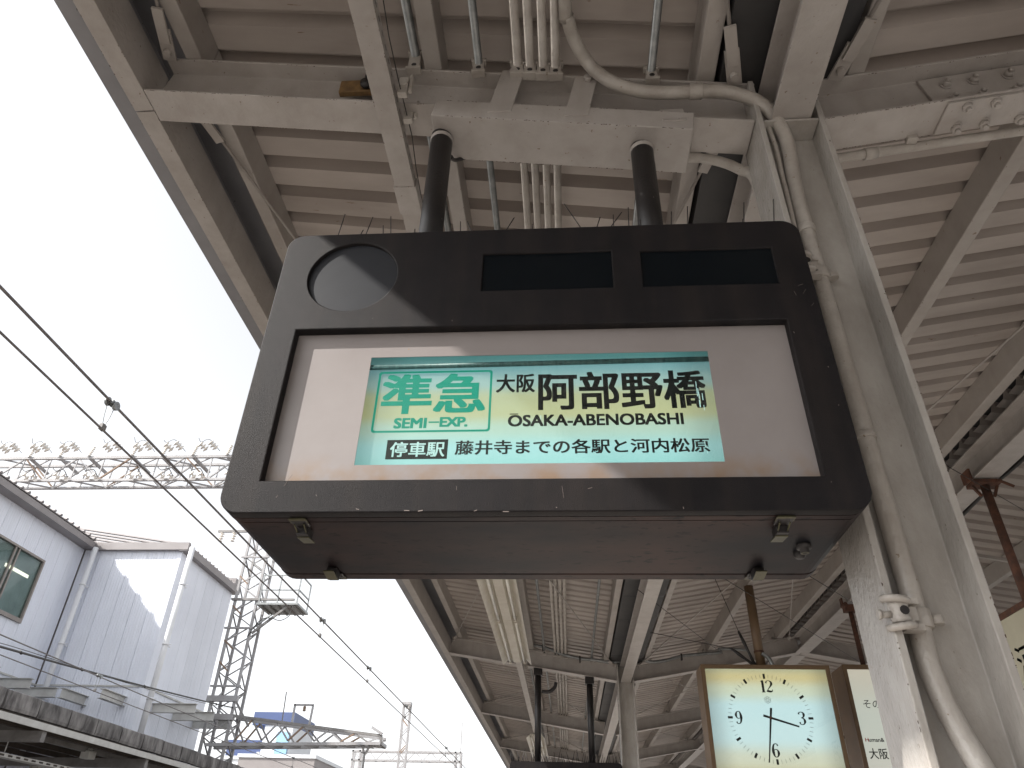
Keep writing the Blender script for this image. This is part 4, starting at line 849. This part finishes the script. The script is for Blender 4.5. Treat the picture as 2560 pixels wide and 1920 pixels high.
strut('aerial', (-7.72, 21.0, 4.85), (-7.75, 21.0, 5.62), .025, MASTD)
strut('drop_arm', (-5.42, 21.0, 4.34), (-5.36, 21.0, 4.12), .05, MASTD); strut('drop_arm', (-5.2, 21.0, 4.34), (-5.32, 21.0, 4.12), .05, MASTD); strut('drop_arm', (-5.34, 21.0, 4.14), (-5.34, 21.0, 3.75), .05, MASTD)
strut('knee_brace', (-8.6, 20.93, 4.72), (-9.1, 20.93, 5.35), .05, MASTD)
def discs(p0, p1, n, r, par):
    p0 = Vector(p0); p1 = Vector(p1); L_ = (p1-p0).length; pr = []
    for i in range(n):
        s_ = L_*i/n; pr += [(r*.25, s_), (r, s_+L_/n*.35), (r*.8, s_+L_/n*.55), (r*.25, s_+L_/n*.7)]
    return build('insulator', MB().lathe(pr, p0, p1-p0, 12), PORC, par)
# insulator gantry, box truss running to the left from the mast head
GX0, GX1, GT, GB_, GY0, GY1 = -27, -9.17, 13.05, 12.2, 21.0, 21.58
gc = []
for yy in (GY0, GY1):
    for z in (GT, GB_): strut('gantry_chord', (GX0, yy, z-.06*(z == GT)*0), (GX1, yy, z), .085, MASTP)
x = GX0; k = 0
while x < GX1-.05:
    xn = min(x+.95, GX1)
    for yy in (GY0, GY1):
        strut('gantry_brace', (x, yy, GT if k % 2 else GB_), (xn, yy, GB_ if k % 2 else GT), .05, MASTP if k % 3 else RUSTM); strut('gantry_brace', (x, yy, GB_), (x, yy, GT), .035, MASTP)
    strut('gantry_brace', (x, GY0 if k % 2 else GY1, GB_), (xn, GY1 if k % 2 else GY0, GB_), .045, MASTP); strut('gantry_brace', (x, GY1 if k % 2 else GY0, GT), (xn, GY0 if k % 2 else GY1, GT), .045, MASTP)
    x = xn; k += 1
for i, x in enumerate((-18.31, -17.22, -16.17, -14.64, -13.57, -12.5, -11.3)):
    pst = discs((x, GY0-.05, GT+.05), (x+.08, GY0-.05, GT+.42), 6, .07, ms)
    strut('insulator_bracket', (x-.05, GY0-.05, GT+.05), (x+.34, GY1+.1, GT-.26), .14, MASTP, None, .05)
    discs((x-.30, GY0-.3, GT+.14), (x-.52, GY0-.45, GT+.34), 3, .125, ms); discs((x-.62, GY0-.3, GT+.10), (x-.86, GY0-.45, GT+.28), 3, .125, ms)
    build('jumper', MB().tube(smooth([Vector((x-.2, GY0-.2, GT+.1)), Vector((x-.5, GY0-.5, GT+.38)), Vector((x-.8, GY0-.45, GT+.32)), Vector((x-.9, GY0-.5, GT+.45+.08*math.sin(i*2.1)))]), .009, 6), DKWIRE, ms)
    discs((x+.35, GY0-.12, GB_-.0), (x+.22, GY0-.3, GB_+.16), 2, .10, ms); discs((x+.65, GY0-.12, GB_-.0), (x+.52, GY0-.3, GB_+.12), 2, .10, ms)
    build('jumper', MB().tube(smooth([Vector((x+.1, GY0-.3, GB_+.36)), Vector((x+.3, GY0-.32, GB_+.2)), Vector((x+.55, GY0-.32, GB_+.24)), Vector((x+.7, GY0-.2, GB_+.02))]), .014, 6), DKWIRE, ms)
# crossarm just left of the sign corner
strut('crossarm', (-10.9, 20.97, 10.35), (-9.1, 20.97, 10.35), .07, MASTD)
for x in (-10.75, -10.35): discs((x, 20.97, 10.3), (x-.03, 20.97, 9.98), 4, .08, ms)
# ------------------------------------------------------------------ far mast, far gantry and town
fm = thing('catenary_mast', (-9.3, 45.2, -1.2), 'slim distant lattice mast carrying the wire, near the canopy edge', 'mast')
for x in (-9.5, -9.1):
    for yy in (45, 45.4): strut('leg', (x, yy, -1.2), (x, yy, 9.6), .07, MASTP, fm)
z = 3; k = 0
while z < 9.4:
    for yy in (45, 45.4): strut('brace', (-9.5 if k % 2 else -9.1, yy, z), (-9.1 if k % 2 else -9.5, yy, z+.45), .05, RUSTM if k % 3 == 0 else MASTP, fm)
    z += .45; k += 1
build('head_plate', MB().box((-9.55, 44.95, 9.6), (-9.05, 45.45, 9.75)), MASTP, fm)
discs((-9.2, 44.9, 9.35), (-9.2, 44.9, 9.55), 2, .13, fm)
fg = thing('catenary_gantry', (-9, 50, -1.2), 'pale distant gantry beam on posts at the bottom of the sky', 'gantry')
GS = 50/45
for yy in (50, 50.5):
    for z in (1.6+5.53*GS, 1.6+5.08*GS): strut('chord', (-13.5, yy, z), (-6.62, yy, z), .1, MASTP, fg)
    for x in (-13.45, -13.0, -6.95, -6.62): strut('post', (x, yy, -1.2), (x, yy, 7.8), .1, MASTP, fg)
for k in range(14): 
    x = -13.4+k*.49; strut('brace', (x, 50, 7.25 if k % 2 else 7.74), (x+.49, 50, 7.74 if k % 2 else 7.25), .05, MASTP, fg)
    if k % 3: strut('pin', (x, 50, 7.75), (x, 50, 8.15), .05, PORC, fg)
strut('pole', (-6.64, 50, 7.7), (-6.64, 50, 9.45), .06, MASTP, fg)
def tower(name, label, boxes, cat='building'):
    x0, y0 = boxes[0][1][0], boxes[0][1][1]
    t = thing(name, (x0, y0, -1.2), label, cat)
    for nm, a, b, m in boxes: build(nm, MB().box(a, b), m, t)
    return t
b1 = tower('office_building', 'distant white building with blue top sign box and light blue panel', [('tower_body', (-27.2, 70, -1.2), (-24.6, 76, 12.15), WHITEB), ('blue_sign_box', (-28.4, 69.9, 12.16), (-24.6, 76, 13.25), BLUEB), ('light_blue_panel', (-25.9, 69.8, 5), (-24.8, 69.99, 11.6), LBLUE), ('lower_blue_block', (-31.2, 72, -1.2), (-27.25, 78, 11.2), BLUEB)])
for k in range(7): build('louvre', MB().box((-28.2+k*.16, 71.7, 8.4), (-28.12+k*.16, 71.99, 10.2)), WHITEB, b1)
tower('office_building', 'distant low white building beside the mast foot', [('wall', (-30.5, 64, -1.2), (-25.2, 69, 8.7), WHITEB), ('parapet', (-30.6, 63.9, 8.7), (-25.1, 69.1, 8.95), WHITEB)])
tower('office_building', 'distant grey building with sloping parapet at the bottom edge', [('wall', (-24.9, 60, -1.2), (-19.0, 68, 8.4), GREYB), ('parapet', (-25.0, 59.9, 8.4), (-18.9, 68.1, 8.65), WHITEB)])

# ------------------------------------------------------------------ flecks of rust where the paint has lifted along steel edges
FLECK = mat('rust_fleck', (.10, .065, .045), (.05, .035, .028), rough=.9, nscale=60)
def flecks(par, p0, p1, n, n1, n2, seed, big=.012):
    """n small uneven chips astride the edge p0-p1; n1, n2 are the directions of the two faces that meet there"""
    rnd = random.Random(seed); p0 = Vector(p0); p1 = Vector(p1); d = (p1-p0).normalized(); n1 = Vector(n1); n2 = Vector(n2); m = MB(); cl = [rnd.random() for _ in range(max(2, n//7))]
    for i in range(n):
        t_ = rnd.random() if i % 3 else min(1, max(0, rnd.choice(cl)+rnd.gauss(0, .012)))
        c = p0.lerp(p1, t_); l = rnd.uniform(.15, 1)**2*big; w_ = rnd.uniform(.0008, .0035); f = n1 if rnd.random() < .5 else n2; o_ = n2 if f is n1 else n1
        q = [c-d*l/2, c+d*l*rnd.uniform(.2, .5), c+d*l*rnd.uniform(.1, .4)-o_*w_, c-d*l*rnd.uniform(.1, .4)-o_*w_*rnd.uniform(.5, 1)]
        e = f*.0004; m.add([x_+e for x_ in q]+[x_-f*.0005 for x_ in q], [(0, 1, 2, 3), (7, 6, 5, 4), (0, 4, 5, 1), (1, 5, 6, 2), (2, 6, 7, 3), (3, 7, 4, 0)])
    o = build('rust_flecks', m, FLECK, par); o['kind'] = 'stuff'; return o
D_, NY = Vector((0, 0, -1)), Vector((0, -1, 0)); PX, NX = Vector((1, 0, 0)), Vector((-1, 0, 0)); PYv = Vector((0, 1, 0))
for a, b, sd in ((-1.76, -.5, 1), (1.0, 1.47, 2)):
    flecks(can, (a, 1.762, zu(a)), (b, 1.762, zu(b)), 70, D_, NY, sd); flecks(can, (a, 1.918, zu(a)), (b, 1.918, zu(b)), 50, D_, PYv, sd+10)
flecks(can, (-1.771, 1.9, 4.351), (-1.771, 6, 4.351), 110, D_, PX, 31); flecks(can, (-1.771, -.5, 4.351), (-1.771, 1.8, 4.351), 40, D_, PX, 32); flecks(can, (-1.856, 0, 4.351), (-1.856, 5, 4.351), 50, D_, NX, 33)
flecks(sg, (-.49, 1.737, zc0), (.505, 1.737, zc1), 70, D_, NY, 41); flecks(sg, (-.49, 1.943, zc0), (.505, 1.943, zc1), 70, D_, PYv, 42); flecks(sg, (-.49, 1.737, zc0+.1), (.505, 1.737, zc1+.1), 40, NY, Vector((0, 0, 1)), 43)
flecks(can, (rx1, .6, zr), (rx1, 2.9, zr), 60, D_, PX, 51); flecks(can, (rx0, .6, zr), (rx0, 2.9, zr), 40, D_, NX, 52)
flecks(can, (.991, 1.74, 1.2), (.991, 1.74, 3.9), 60, NY, PX, 61); flecks(can, (.749, 1.74, 1.4), (.749, 1.74, 3.3), 50, NY, NX, 62); flecks(can, (.946, 0, 3.955), (.946, 1.7, 3.955), 25, D_, PX, 63); flecks(can, (.80, 0, 3.955), (.80, 1.7, 3.955), 25, D_, NX, 64)
flecks(can, (1.0, 1.762, zu(1.0)+BH-.012), (2.6, 1.762, zu(2.6)+BH-.012), 30, D_, NY, 65); flecks(can, (-1.7, 1.762, zu(-1.7)+BH-.012), (.7, 1.762, zu(.7)+BH-.012), 50, D_, NY, 66)
for xx, sd in ((-1.571, 71), (-.478, 72), (2.105, 73), (3.14, 74)):
    flecks(can, (xx, .8, zu(xx)+BH+.008), (xx, 6, zu(xx)+BH+.008), 45, D_, PX if xx < 0 else NX, sd, .016)
